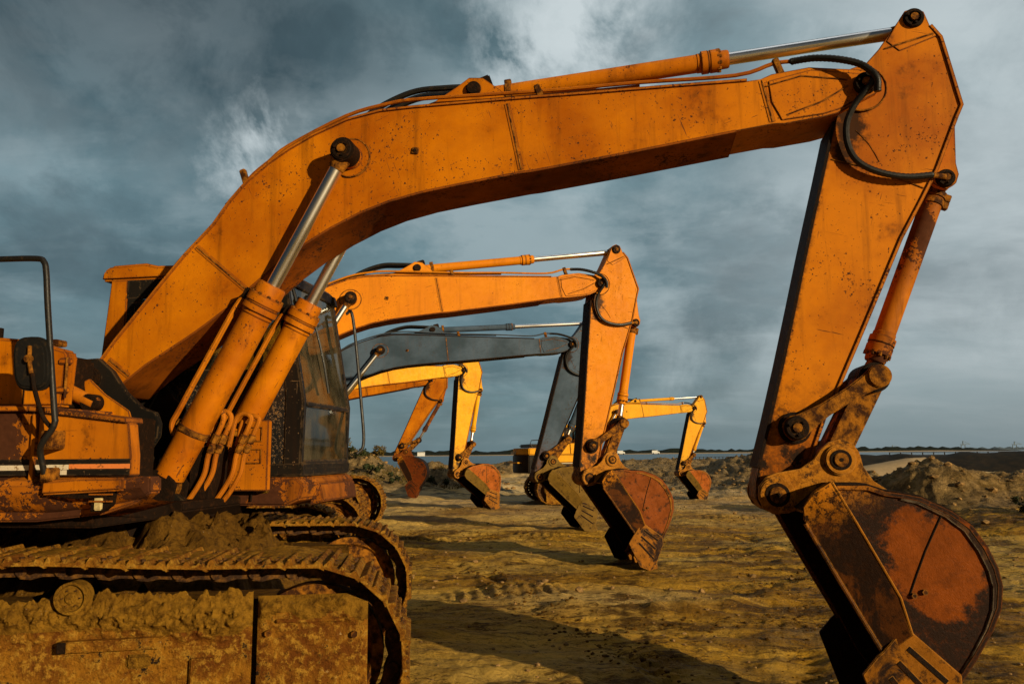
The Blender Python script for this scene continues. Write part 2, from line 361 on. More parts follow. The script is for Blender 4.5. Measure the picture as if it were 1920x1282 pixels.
# ------------------------------------------------------------------ mesh helpers
class MB:
    """collects shapes into one mesh; every shape names its material"""
    def __init__(s): s.bm = bmesh.new(); s.mats = []
    def mi(s, m):
        if m not in s.mats: s.mats.append(m)
        return s.mats.index(m)
    def merge(s, b2, m):
        me = bpy.data.meshes.new('tmp'); i = s.mi(m)
        for f in b2.faces: f.material_index = i
        b2.to_mesh(me); b2.free(); s.bm.from_mesh(me); bpy.data.meshes.remove(me)
    def box(s, x0, x1, y0, y1, z0, z1, m, bev=0.0, mat=None):
        b = bmesh.new(); bmesh.ops.create_cube(b, size=1)
        for v in b.verts:
            v.co = Vector(((x0 + x1) / 2 + v.co.x * (x1 - x0), (y0 + y1) / 2 + v.co.y * (y1 - y0), (z0 + z1) / 2 + v.co.z * (z1 - z0)))
        if bev: bmesh.ops.bevel(b, geom=b.edges[:], offset=bev, segments=2, affect='EDGES')
        if mat is not None: b.transform(mat)
        s.merge(b, m); return s
    def prism(s, poly, y0, y1, m, bev=0.0, mat=None, taper=None):
        """poly in x,z; extruded along y. taper(x,z)->(dy0,dy1)"""
        b = bmesh.new()
        area = sum(poly[i][0] * poly[(i + 1) % len(poly)][1] - poly[(i + 1) % len(poly)][0] * poly[i][1] for i in range(len(poly)))
        if area < 0: poly = poly[::-1]
        A = [b.verts.new((x, y0 + (taper(x, z)[0] if taper else 0), z)) for x, z in poly]
        B = [b.verts.new((x, y1 + (taper(x, z)[1] if taper else 0), z)) for x, z in poly]
        b.faces.new(A); b.faces.new(B[::-1])
        n = len(poly)
        for i in range(n): b.faces.new((A[(i + 1) % n], A[i], B[i], B[(i + 1) % n]))
        b.normal_update()
        if bev:
            es = [e for e in b.edges if e.calc_face_angle(0) > 0.5]
            bmesh.ops.bevel(b, geom=es, offset=bev, segments=2, affect='EDGES', clamp_overlap=True)
        bmesh.ops.triangulate(b, faces=[f for f in b.faces if len(f.verts) > 4])
        if mat is not None: b.transform(mat)
        s.merge(b, m); return s
    def cyl(s, p0, p1, r0, m, r1=None, seg=24, caps=True, bev=0.0):
        p0 = Vector(p0); p1 = Vector(p1); r1 = r0 if r1 is None else r1
        b = bmesh.new(); bmesh.ops.create_cone(b, cap_ends=caps, segments=seg, radius1=r0, radius2=r1, depth=(p1 - p0).length)
        if bev: bmesh.ops.bevel(b, geom=[e for e in b.edges if e.calc_face_angle(0) > .8], offset=bev, segments=2, affect='EDGES')
        q = Vector((0, 0, 1)).rotation_difference((p1 - p0).normalized())
        b.transform(Matrix.Translation((p0 + p1) / 2) @ q.to_matrix().to_4x4())
        s.merge(b, m); return s
    def lathe(s, prof, m, seg=28, axis='x'):
        """prof: list (x, r) revolved round local x"""
        b = bmesh.new(); rings = []
        for x, r in prof:
            rings.append([b.verts.new((x, r * cos(2 * pi * k / seg), r * sin(2 * pi * k / seg))) for k in range(seg)])
        for a, c in zip(rings, rings[1:]):
            for k in range(seg): b.faces.new((a[k], a[(k + 1) % seg], c[(k + 1) % seg], c[k]))
        b.faces.new(rings[0]); b.faces.new(rings[-1])
        bmesh.ops.recalc_face_normals(b, faces=b.faces)
        if axis == 'y': b.transform(Matrix.Rotation(pi / 2, 4, 'Z'))
        s.merge(b, m); return s
    def tube(s, pts, r, m, seg=10, smooth=6, ribs=0.0):
        P = [Vector(p) for p in pts]
        if smooth and len(P) > 2:
            Q = []
            E = [P[0] * 2 - P[1]] + P + [P[-1] * 2 - P[-2]]
            for i in range(1, len(E) - 2):
                for k in range(smooth):
                    u = k / smooth; a, b_, c, d = E[i - 1:i + 3]
                    Q.append(0.5 * ((2 * b_) + (c - a) * u + (2 * a - 5 * b_ + 4 * c - d) * u * u + (3 * b_ - a - 3 * c + d) * u ** 3))
            Q.append(P[-1]); P = Q
        b = bmesh.new(); rings = []; up = None
        for i, p in enumerate(P):
            tn = (P[min(i + 1, len(P) - 1)] - P[max(i - 1, 0)]).normalized()
            if up is None: up = tn.orthogonal().normalized()
            up = (up - tn * up.dot(tn)).normalized(); sd_ = tn.cross(up)
            rr = r * (1 + ribs * (i % 2))
            rings.append([b.verts.new(p + (up * cos(2 * pi * k / seg) + sd_ * sin(2 * pi * k / seg)) * rr) for k in range(seg)])
        for a, c in zip(rings, rings[1:]):
            for k in range(seg): b.faces.new((a[k], a[(k + 1) % seg], c[(k + 1) % seg], c[k]))
        b.faces.new(rings[0][::-1]); b.faces.new(rings[-1])
        bmesh.ops.recalc_face_normals(b, faces=b.faces)
        s.merge(b, m); return s
    def ribbon(s, line, off, th, y0, y1, m):
        """plate following a polyline in xz, offset outward"""
        L_ = [Vector((a, 0, c)) for a, c in line]; top = []; bot = []
        for i, p in enumerate(L_):
            tn = (L_[min(i + 1, len(L_) - 1)] - L_[max(i - 1, 0)]).normalized(); n = Vector((-tn.z, 0, tn.x))
            top.append(p + n * (off + th)); bot.append(p + n * off)
        b = bmesh.new()
        R = [[b.verts.new((q.x, y, q.z)) for q, y in ((top[i], y0), (top[i], y1), (bot[i], y1), (bot[i], y0))] for i in range(len(L_))]
        for a, c in zip(R, R[1:]):
            for k in range(4): b.faces.new((a[k], a[(k + 1) % 4], c[(k + 1) % 4], c[k]))
        b.faces.new(R[0][::-1]); b.faces.new(R[-1])
        bmesh.ops.recalc_face_normals(b, faces=b.faces)
        s.merge(b, m); return s
    def grid(s, fn, nu, nv, m, closed=False):
        b = bmesh.new(); V = [[b.verts.new(fn(i / nu, j / nv)) for j in range(nv + 1)] for i in range(nu + 1)]
        for i in range(nu):
            for j in range(nv): b.faces.new((V[i][j], V[i + 1][j], V[i + 1][j + 1], V[i][j + 1]))
        bmesh.ops.recalc_face_normals(b, faces=b.faces)
        s.merge(b, m); return s
    def mesh(s, name, ang=35):
        me = bpy.data.meshes.new(name); s.bm.to_mesh(me); s.bm.free()
        for m in s.mats: me.materials.append(MATS[m])
        me.polygons.foreach_set('use_smooth', [True] * len(me.polygons))
        me.set_sharp_from_angle(angle=radians(ang))
        me['mats'] = list(s.mats)
        return me

def link(name, me, parent=None, mat=None, **props):
    o = bpy.data.objects.new(name, me); COL.objects.link(o)
    if parent is not None: o.parent = parent
    if mat is not None: o.matrix_local = mat
    for k, v in props.items(): o[k] = v
    return o

# ------------------------------------------------------------------ numpy noise
_rng = np.random.RandomState(3); _PERM = _rng.permutation(512); _G = _rng.rand(512)
def vnoise(x, y):
    x = np.asarray(x, float); y = np.asarray(y, float)
    xi = np.floor(x).astype(int); yi = np.floor(y).astype(int); fx = x - xi; fy = y - yi
    u = fx * fx * (3 - 2 * fx); v = fy * fy * (3 - 2 * fy)
    h = lambda a, b: _G[(_PERM[a & 511] + b * 57) & 511]
    return (h(xi, yi) * (1 - u) + h(xi + 1, yi) * u) * (1 - v) + (h(xi, yi + 1) * (1 - u) + h(xi + 1, yi + 1) * u) * v
def fbm(x, y, o=5, g=.5):
    s = 0; a = 1; n = 0
    for k in range(o):
        s = s + a * (vnoise(x * 2 ** k + 13.7 * k, y * 2 ** k - 7.1 * k) - .5); n += a; a *= g
    return s / n * 2
def ridged(x, y, o=5):
    s = 0; a = 1; n = 0
    for k in range(o):
        s = s + a * (1 - np.abs(vnoise(x * 2 ** k + 5.3 * k, y * 2 ** k + 9.7 * k) * 2 - 1)); n += a; a *= .5
    return s / n

from mathutils import noise as MN
def sf(x, y, o=4): return MN.fractal(Vector((x, y, 3.7)), 1.0, 2.0, o) * .9
def sr(x, y, o=4):
    s = 0; a = .5
    for k in range(o): s += a * (1 - abs(MN.noise(Vector((x * 2 ** k, y * 2 ** k, 1.3 + k))) * 2)); a *= .5
    return s
# ------------------------------------------------------------------ terrain
MOUNDS = [  # x, y, rx, ry, h, rough
    (10.3, 20.5, 1.30, 1.8, .98, .2), (12.3, 20.5, 1.9, 2.0, .62, .22), (15.0, 19, 3.0, 2.4, .30, .22), (8.9, 21.5, .6, .9, .55, .25),
    (11.8, 16.2, 3.2, 2.2, .22, .20), (10.9, 37, 2.6, 3.2, 1.15, .28), (13.4, 35, 2.6, 3.0, .85, .35), (8.2, 33, 2.2, 2.5, .55, .30), (10.2, 30, 2.6, 1.4, .5, .35),
    (6.5, 40, 3.5, 4, .7, .3), (12, 27, 2.2, 1.2, .45, .3), (17, 28, 4, 3, .55, .3), (8, 52, 6, 5, .6, .25), (14, 60, 8, 5, .7, .25),
    (-8.4, 37, 2.0, 3.0, .98, .22), (-6.3, 36, 1.6, 2.4, .62, .25), (-4.6, 35, 2.0, 1.9, .62, .25), (-3.0, 35.5, 1.7, 1.7, .5, .3), (-1.6, 37, 1.5, 1.7, .3, .3),
    (-4.6, 48, 1.4, 2, 1.25, .2), (-1.5, 55, 2.6, 3, .45, .35), (1.2, 56, 2.6, 3, .6, .35), (-12, 36, 4, 4, 1.2, .3), (-5.8, 52, 1.2, 2, .8, .3),
    (0, 62, 16, 4, .7, .3), (-16, 42, 8, 6, 1.2, .3), (23, 24, 5, 4, .6, .3),
]
def poly_dist(x, y, pts):
    d = np.full(x.shape, 1e9); s = np.zeros(x.shape); acc = 0
    for (ax, ay), (bx, by) in zip(pts, pts[1:]):
        l = hypot(bx - ax, by - ay); tt = np.clip(((x - ax) * (bx - ax) + (y - ay) * (by - ay)) / l / l, 0, 1)
        q = np.hypot(x - ax - tt * (bx - ax), y - ay - tt * (by - ay)); mk = q < d
        d = np.where(mk, q, d); s = np.where(mk, acc + tt * l, s); acc += l
    return d, s
RUTS = [([(-1.6, 13.6), (-.9, 12.2), (-.3, 11.0), (-.15, 10.0), (.3, 8.2), (.9, 6.6), (1.6, 5)], .07, .06), ([(-.5, 12), (.1, 9.6), (.35, 8.1), (1.3, 6.1)], .09, .035),
        ([(3.5, 14.2), (3.2, 11), (3.0, 8.6), (2.1, 6)], .10, .04), ([(3.9, 14.2), (3.7, 11), (3.6, 8.6), (2.8, 6)], .10, .035), ([(6, 9), (4.8, 12), (4.6, 16), (6, 22)], .14, .04),
        ([(-3, 16.5), (1, 15.5), (5, 16.2), (9, 15)], .16, .05), ([(-3, 17.3), (1, 16.2), (5, 17.2), (9, 16)], .16, .05), ([(.6, 7.6), (2.2, 7.9), (4.2, 7.4)], .07, .03),
        ([(-2, 19.5), (3, 21), (8, 20)], .2, .05), ([(-3, 24), (2, 23), (6, 24.5)], .25, .06)]
def height(x, y):
    x = np.asarray(x, float); y = np.asarray(y, float)
    r = np.hypot(x, y)
    z = .12 * fbm(x * .22, y * .35, 4) + .075 * fbm(x * .9, y * 1.7, 6, .58) + .026 * fbm(x * 5, y * 7, 4, .6)
    z += .05 * np.clip(fbm(x * .7 + 3, y * 1.1, 4, .6) - .12, 0, 1) * 2
    cl = np.clip(fbm(x * .5 + 20, y * .8 + 9, 3) * 2.2, 0, 1)
    z += cl * .06 * np.clip(ridged(x * 2.2, y * 3.0, 5) - .55, 0, 1)
    for pts, w, dpt in RUTS:
        d, s = poly_dist(x + .05 * fbm(x * 2, y * 2, 3), y, pts)
        g = np.exp(-(d / w) ** 2); rim = np.exp(-((d - w * 2.0) / (w * .8)) ** 2)
        lug = .65 + .35 * np.sign(np.sin(s * 2 * pi / .19 + d * 9))
        br = np.clip(.5 + 1.6 * fbm(s * .9 + w * 100, s * 0 + 4, 2), 0, 1)
        z += br * (-dpt * g * lug + dpt * .35 * rim * (.7 + fbm(x * 6, y * 6, 3)))
    # patch of lug prints
    cx_, cy_ = -.05, 9.6
    lx = (x - cx_) * .97 + (y - cy_) * .2; ly = (y - cy_) * .97 - (x - cx_) * .2
    m_ = np.exp(-((lx / .75) ** 4) - ((ly / .42) ** 4))
    z += m_ * .034 * (np.cos(lx * 2 * pi / (.17) + 4.5 * fbm(x * 2, y * 1.2, 3)) * .5 + 1.3 * fbm(x * 6, y * 4, 5, .65))
    # low bank curving to the right of it
    d, s = poly_dist(x, y, [(.5, 8.6), (1.4, 8.3), (2.2, 8.6), (3.0, 9.2)])
    z += .07 * np.exp(-(d / .22) ** 2) * (1 + .8 * fbm(x * 3, y * 3, 4))
    for mx, my, rx, ry, h, rg in MOUNDS:
        q = ((x - mx) / rx) ** 2 + ((y - my) / ry) ** 2
        g = np.exp(-q ** 1.15)
        mk = g > .002
        if not np.any(mk): continue
        ng = (1 + rg * .9 * fbm(x[mk] * 1.1 + mx, y[mk] * 1.1, 6, .62) + rg * (ridged(x[mk] * 3.1, y[mk] * 3.1 + my, 5) - .62) * 1.3)
        add = np.zeros(x.shape); add[mk] = h * g[mk] * ng; z += add
    f = np.clip((r - 20) / 15, 0, 1)
    z += f * .35 * np.clip(fbm(x * .45, y * .35 + 2, 6, .6), -.3, 1) * np.clip((75 - y) / 20, 0, 1)
    z += np.clip((x - 7) / 6, 0, 1) * np.clip((y - 11) / 6, 0, 1) * np.clip((60 - y) / 20, 0, 1) * (.10 + .22 * fbm(x * .9, y * .9, 6, .62))
    # shore: the sheet dips under the sea
    shore = 74 + 8 * fbm(x * .04, y * 0 + 1, 3) + np.clip(x - 10, 0, 60) * .55
    z -= np.clip((y - shore) / 25, 0, 1) * 2.4
    z -= np.clip((np.hypot(x, y) - 150) / 200, 0, 1) * 2.0 * (y > 0)
    return z
def build_ground():
    a = list(np.linspace(radians(-40), radians(40), 760))
    a = list(np.linspace(radians(-180), radians(-40.4), 60)) + a + list(np.linspace(radians(40.4), radians(180), 60))[:-1]
    rr = list(np.geomspace(.4, 4.8, 26)[:-1]) + list(np.geomspace(4.8, 26, 330)[:-1]) + list(np.geomspace(26, 80, 190)[:-1]) + list(np.geomspace(80, 6500, 50))
    A, Rr = np.meshgrid(np.array(a), np.array(rr)); Xg = Rr * np.sin(A); Yg = Rr * np.cos(A)
    Zg = height(Xg, Yg)
    nr, na = Xg.shape
    verts = np.stack([Xg, Yg, Zg], -1).reshape(-1, 3)
    i = np.arange(nr - 1)[:, None] * na; j = np.arange(na)[None, :]; j2 = (j + 1) % na
    f = np.stack([i + j, i + j2, i + na + j2, i + na + j], -1).reshape(-1, 4)[:, ::-1]
    c = len(verts); verts = np.vstack([verts, [[0, 0, float(Zg[0].mean())]]])
    fan = np.stack([np.full(na, c), (np.arange(na) + 1) % na, np.arange(na)], -1)
    me = bpy.data.meshes.new('ground')
    me.vertices.add(len(verts)); me.vertices.foreach_set('co', verts.ravel())
    nl = f.size + fan.size; me.loops.add(nl)
    me.loops.foreach_set('vertex_index', np.concatenate([f.ravel(), fan.ravel()]))
    npoly = len(f) + len(fan); me.polygons.add(npoly)
    starts = np.concatenate([np.arange(len(f)) * 4, f.size + np.arange(len(fan)) * 3])
    me.polygons.foreach_set('loop_start', starts)
    me.polygons.foreach_set('use_smooth', [True] * npoly)
    me.update(calc_edges=True); me.validate()
    me.materials.append(MATS['wet_sand'])
    # make sure it faces up
    if me.polygons[len(f) // 2].normal.z < 0: me.flip_normals()
    link('ground', me, kind='structure')
build_ground()
def gz(x, y): return float(height(np.array([x]), np.array([y]))[0])

mb = MB(); mb.box(-6500, 6500, 60, 8000, -3.0, -1.05, 'sea'); link('sea', mb.mesh('sea'), kind='structure')
# far shore with trees on the horizon
def far_strip(name, x0, x1, y, zb, h, jag, m, dy=60, seed=0, base=-1.2):
    mb = MB(); n = 260; rs = np.random.RandomState(seed); hs = h * (1 - jag + jag * rs.rand(n + 1)) * (1 + .35 * fbm(np.linspace(0, 25, n + 1), np.zeros(n + 1) + seed, 3))
    def fn(u, v):
        k = int(round(u * n)); x = x0 + (x1 - x0) * u
        e = min(1, min(u, 1 - u) * 14)
        return (x, y + (-dy / 2 if v < .3 else (0 if v < .8 else dy / 2)), zb + hs[k] * e if .3 < v < .8 else base)
    mb.grid(fn, n, 2, m); return link(name, mb.mesh(name), kind='structure')
far_strip('far_shore_beach', -900, 900, 1450, -1, 1.6, .1, 'pale_sand', 160, 1)
far_strip('far_shore_woods', -1100, 1000, 1600, 0, 9.5, .5, 'far_trees', 60, 2)
far_strip('harbour_land', 500, 2600, 2600, 0, 9, .6, 'far_grey', 120, 3)

def ridge_mesh(name, line, w, m, jag=.3, **props):
    mb = MB(); n = 120; ns = 14
    L_ = np.array(line, float); seg = np.hypot(*(L_[1:, :2] - L_[:-1, :2]).T); cs = np.concatenate([[0], np.cumsum(seg)]) / seg.sum()
    def fn(u, v):
        x, y, h = [float(np.interp(u, cs, L_[:, k])) for k in range(3)]
        prof = sin(pi * v) ** .8; off = (v - .5) * w
        nz = sf(x * .5, y * .5 + v * 4, 5); e = min(1, min(u, 1 - u) * 10)
        return (x, y + off, -1.3 + (h + 1.3) * prof * e * (1 + jag * .4 * nz))
    mb.grid(fn, n, ns, m); return link(name, mb.mesh(name, 60), **props)
ridge_mesh('dark_embankment', [(18, 63, .9), (27, 60, 1.30), (34, 57, 1.38), (42, 52, 1.3), (52, 48, 1.0), (75, 46, .4)], 16, 'black_earth', .25, kind='structure')
ridge_mesh('sand_dune', [(13, 42, .0), (16, 42, .45), (18, 42, .8), (20.5, 42, 1.25), (21.6, 42.3, 1.28), (23, 43, .9), (26, 45, .2)], 7, 'pale_sand', .05, kind='structure')

# ------------------------------------------------------------------ excavator geometry (metres, side view x forward / z up)
BOOM_TOP = [(-0.059, 0.07), (0.169, 0.231), (0.399, 0.371), (0.606, 0.5), (0.835, 0.636), (1.109, 0.776), (1.276, 0.896), (1.435, 0.985), (1.629, 1.055), (1.8, 1.096), (2.001, 1.126), (2.268, 1.138), (2.513, 1.105), (2.747, 1.036), (3.088, 0.924), (3.377, 0.829), (3.907, 0.649), (4.344, 0.505), (4.895, 0.32), (4.981, 0.298), (5.058, 0.302), (5.292, 0.253), (5.447, 0.175), (5.60, 0.10), (5.655, 0.0)]
BOOM_BOT = [(5.61, -0.075), (5.501, -0.088), (5.344, -0.108), (5.249, -0.098), (5.006, -0.047), (4.94, -0.022), (4.706, 0.025), (4.052, 0.147), (3.7, 0.216), (3.378, 0.28), (3.302, 0.300), (2.902, 0.378), (2.612, 0.430), (2.367, 0.456), (2.154, 0.455), (1.917, 0.429), (1.689, 0.385), (1.48, 0.325), (1.294, 0.256), (1.066, 0.165), (0.822, 0.093), (0.699, 0.062), (0.35, -0.015), (0.205, -0.063), (0.05, -0.12), (-0.08, -0.10), (-0.12, 0.0)]
STICK = [(-0.518, 0.141), (-0.575, 0.160), (-0.605, 0.215), (-0.590, 0.276), (-0.50, 0.331), (-0.431, 0.408), (-0.352, 0.446), (-0.084, 0.572), (-0.003, 0.611), (0.075, 0.596), (0.438, 0.543), (0.678, 0.484), (0.925, 0.418), (1.525, 0.311), (1.928, 0.236), (2.137, 0.191), (2.398, 0.159), (2.606, 0.134), (2.714, 0.107), (2.781, 0.041), (2.786, -0.039), (2.734, -0.098), (2.639, -0.121), (2.541, -0.122), (2.266, -0.115), (1.861, -0.112), (1.481, -0.114), (1.093, -0.118), (0.565, -0.118), (0.248, -0.12), (0.065, -0.10), (-0.141, -0.028), (-0.289, 0.051)]
B_SHELL = [(0.05, -0.12), (0.267, -0.075), (0.43, -0.165), (0.496, -0.239), (0.571, -0.295), (0.643, -0.356), (0.745, -0.501), (0.793, -0.615), (0.8, -0.747), (0.784, -0.868), (0.751, -0.958), (0.678, -1.055), (0.572, -1.135), (0.43, -1.215), (0.286, -1.285), (0.156, -1.35), (0.03, -1.41)]
B_LIP = [(0.03, -1.41), (0.0, -1.2), (0.014, -0.986), (0.018, -0.535), (0.027, -0.162)]
BL, SL = 5.553, 2.675
CYLP = (2.208, 0.859); ARMB = (3.183, 1.035); ST_TOP = (-0.531, 0.222); BC = (0.477, 0.617); HB = (2.25, 0.033)
H_LEN, LK = 0.589, 0.5693
MESH = {}
def cached(key, fn):
    if key not in MESH: MESH[key] = fn()
    return MESH[key]
def offset_in(poly, d):
    out = []; n = len(poly)
    area = sum(poly[i][0] * poly[(i + 1) % n][1] - poly[(i + 1) % n][0] * poly[i][1] for i in range(n)); sg = 1 if area > 0 else -1
    for i in range(n):
        p0, p1, p2 = Vector(poly[i - 1]), Vector(poly[i]), Vector(poly[(i + 1) % n])
        a = (p1 - p0).normalized(); b = (p2 - p1).normalized(); nn = (Vector((-a.y, a.x)) + Vector((-b.y, b.x)))
        nn = nn.normalized() if nn.length > 1e-6 else Vector((-a.y, a.x)); out.append(tuple(p1 + nn * d * sg))
    return out

def boom_mesh(p):
    mb = MB(); poly = BOOM_TOP + BOOM_BOT
    mb.prism(poly, -.215, .215, p, .004)
    mb.ribbon(BOOM_TOP[:19], -.004, .016, -.228, .228, p + '_edge')
    mb.ribbon(BOOM_BOT[6:26], -.004, .016, -.228, .228, 'paint_underside_shade' if 'orange' in p else p + '_edge')  # orange booms: bottom plate painted darker to stand for its shade
    for y in (-1, 1):
        # weld seams, ring at the cylinder pin, doubler plate at the nose
        for a, b in (((0.088, 0.118), (0.20, -0.045)), ((0.942, 0.666), (1.206, 0.236)), ((3.367, 0.80), (3.302, 0.32)), ((4.981, 0.285), (4.941, -0.005))):
            mb.cyl((a[0], y * .216, a[1]), (b[0], y * .216, b[1]), .006, 'rust_brown', seg=6)
            mb.box(-.5, .5, -.002, .002, -.018, .018, p, mat=Matrix.Translation(((a[0] + b[0]) / 2, y * .2165, (a[1] + b[1]) / 2)) @ Matrix.Rotation(-atan2(b[1] - a[1], b[0] - a[0]), 4, 'Y') @ Matrix.Scale(hypot(b[0] - a[0], b[1] - a[1]), 4, (1, 0, 0)))
        mb.lathe([(-.004, .139), (.006, .136), (.008, .130), (.004, .126), (.004, .02)], p, 40, 'y') if False else None
        c = Vector((CYLP[0], y * .217, CYLP[1]))
        mb.cyl(c, c + Vector((0, y * .006, 0)), .138, p, seg=44, bev=.002)
        ring = [(c.x + .139 * cos(k * pi / 22), y * .221, c.z + .139 * sin(k * pi / 22)) for k in range(-16, 24)]
        mb.tube(ring, .005, 'rust_brown', 6, 0)
        mb.cyl(c, c + Vector((0, y * .05, 0)), .085, p + '_edge', seg=28, bev=.006)
        # nose doubler
        nose = [(5.02, .262), (5.292, .228), (5.44, .150), (5.56, .085), (5.62, 0), (5.56, -.062), (5.35, -.088), (5.25, -.08), (5.0, -.02), (4.985, .12)]
        inner = [(5.035, .22), (5.25, .19), (5.50, .055), (5.50, -.03), (5.30, -.02), (5.02, .03)]
        mb.prism(nose, min(y * .213, y * .223), max(y * .213, y * .223), p, .003)
        mb.tube([(4.99, y * .225, .235), (5.22, y * .225, .212), (5.40, y * .225, .115), (5.47, y * .225, .075)], .004, 'rust_brown', 6, 0)
        mb.tube([(5.04, y * .225, -.0), (5.28, y * .225, .0), (5.46, y * .225, .035)], .004, 'rust_brown', 6, 0)
        mb.box(2.658 - .022, 2.658 + .022, min(y * .213, y * .228), max(y * .213, y * .228), .708, .752, 'rust_brown', .003, Matrix.Translation((2.658, 0, .73)) @ Matrix.Rotation(radians(30), 4, 'Y') @ Matrix.Translation((-2.658, 0, -.73)))
        mb.cyl((2.658, y * .22, .73), (2.658, y * .236, .73), .010, 'grease', seg=10)
    # bracket for the arm cylinder on the spine
    for y in (-.12, .12):
        mb.prism([(2.55, 1.07), (2.85, 1.02), (3.38, .84), (3.36, .95), (3.27, 1.09), (3.18, 1.13), (3.08, 1.10), (2.9, 1.06)], y - .02, y + .02, p, .003)
    mb.cyl((3.183, -.17, 1.035), (3.183, .17, 1.035), .05, 'grease', seg=20, bev=.008)
    return mb.mesh('boom')

def pin_mesh(r, half, m='grease'):
    mb = MB()
    mb.cyl((0, -half, 0), (0, half, 0), r * .72, 'chain_steel', seg=24, bev=.006)
    for s in (-1, 1):
        a, b = sorted((s * half, s * (half - .045)))
        mb.lathe([(a, r * .5), (a, r * .86), (a + .006, r * .95), (b - .006, r), (b, r * .95)] if s < 0 else [(a, r * .95), (a + .006, r), (b - .006, r * .95), (b, r * .86), (b, r * .5)], m, 26, 'y')
        mb.cyl((0, s * half, 0), (0, s * (half + .012), 0), r * .38, 'rust_brown', seg=12)
        for k in range(3):
            an = k * 2.1 + .4
            mb.cyl((r * .62 * cos(an), s * half, r * .62 * sin(an)), (r * .62 * cos(an), s * (half + .014), r * .62 * sin(an)), r * .12, m, seg=6)
    return mb.mesh('pin')

def stick_mesh(p):
    mb = MB(); mb.prism(STICK, -.16, .16, p + '_stick', .004)
    right = STICK[4:19]; left = STICK[23:]
    mb.ribbon(right, -.004, .018, -.172, .172, p + '_edge')
    mb.ribbon(left[:-3], -.004, .018, -.172, .172, 'grease' if p != 'paint_grey' else p + '_edge')
    for y in (-1, 1):
        yy = sorted((y * .158, y * .166))
        mb.prism([(-.52, .14), (-.575, .16), (-.605, .215), (-.59, .276), (-.50, .331), (-.44, .385), (-.30, .18), (-.35, .09)], yy[0], yy[1], p, .002)
        mb.tube([(-.30, y * .166, .09), (-.36, y * .166, .2), (-.45, y * .166, .36)], .005, 'rust_brown', 6, 2)
        mb.tube([(.50, y * .163, -.09), (.52, y * .163, .2), (.58, y * .163, .49)], .004, 'rust_brown', 6, 2)
        mb.tube([(.28, y * .1615, .02), (.36, y * .1615, .12), (.46, y * .1615, .20)], .002, 'rust_brown', 5, 2)
        c = Vector((0, y * .162, 0)); mb.cyl(c, c + Vector((0, y * .012, 0)), .155, p, seg=40, bev=.004)
        ring = [(.15 * cos(k * pi / 22), y * .176, .15 * sin(k * pi / 22)) for k in range(-8, 24)]
        mb.tube(ring, .005, 'rust_brown', 6, 0)
        c = Vector((2.675, y * .16, 0)); mb.cyl(c, c + Vector((0, y * .03, 0)), .115, 'rust_brown', seg=32, bev=.01)
        c = Vector((HB[0], y * .16, HB[1])); mb.cyl(c, c + Vector((0, y * .025, 0)), .10, 'grease', seg=28, bev=.008)
    for y in (-.09, .09):
        mb.prism([(.05, .59), (.12, .615), (.36, .665), (.43, .695), (.49, .69), (.54, .64), (.53, .58), (.50, .52), (.3, .53)], y - .025, y + .025, p, .003)
    # muddy wear near the lower end
    return mb.mesh('stick')

def cyl_mesh(L, r, rg, p, coll=.22, clamps=(.5,), tube_off=None):
    mb = MB()
    mb.lathe([(.06, r * .75), (.075, r), (L - coll, r), (L - coll + .006, r * 1.06), (L - coll + .03, r * 1.06), (L - coll + .035, rg), (L - coll + .075, rg), (L - coll + .08, rg * .95), (L - coll + .09, rg * .95), (L - coll + .095, rg), (L - coll + .15, rg), (L - coll + .155, rg * .82), (L - .012, rg * .80), (L, rg * .74)], p, 36)
    for k in range(10):
        a = k * 2 * pi / 10; mb.cyl((L - coll + .14, rg * .9 * cos(a), rg * .9 * sin(a)), (L - coll + .165, rg * .9 * cos(a), rg * .9 * sin(a)), .011, 'rust_brown', seg=6)
    mb.cyl((0, -r * .72, 0), (0, r * .72, 0), r * .95, 'rust_brown', seg=24, bev=.006)
    mb.lathe([(L - coll + .076, rg * 1.004), (L - coll + .0795, rg * 1.004)], 'grease', 36)
    for c in clamps:
        x = L * c
        mb.lathe([(x - .018, r), (x - .018, r + .007), (x + .018, r + .007), (x + .018, r)], 'rust_brown', 30)
        mb.box(x - .025, x + .025, -.02, .02, r, r + .035, 'rust_brown', .004)
    return mb.mesh('cylinder_barrel', 30)
def rod_mesh(r, L=1.0):
    mb = MB(); mb.lathe([(0, r), (1.0, r)], 'chrome', 28); return mb.mesh('rod', 30)
def rod_eye_mesh(R, half):
    mb = MB(); mb.cyl((0, -half, 0), (0, half, 0), R, 'grease', seg=28, bev=.01); mb.lathe([(-R - .05, R * .62), (-R * .5, R * .8), (0, R * .8)], 'rust_brown', 20)
    return mb.mesh('rod_eye')

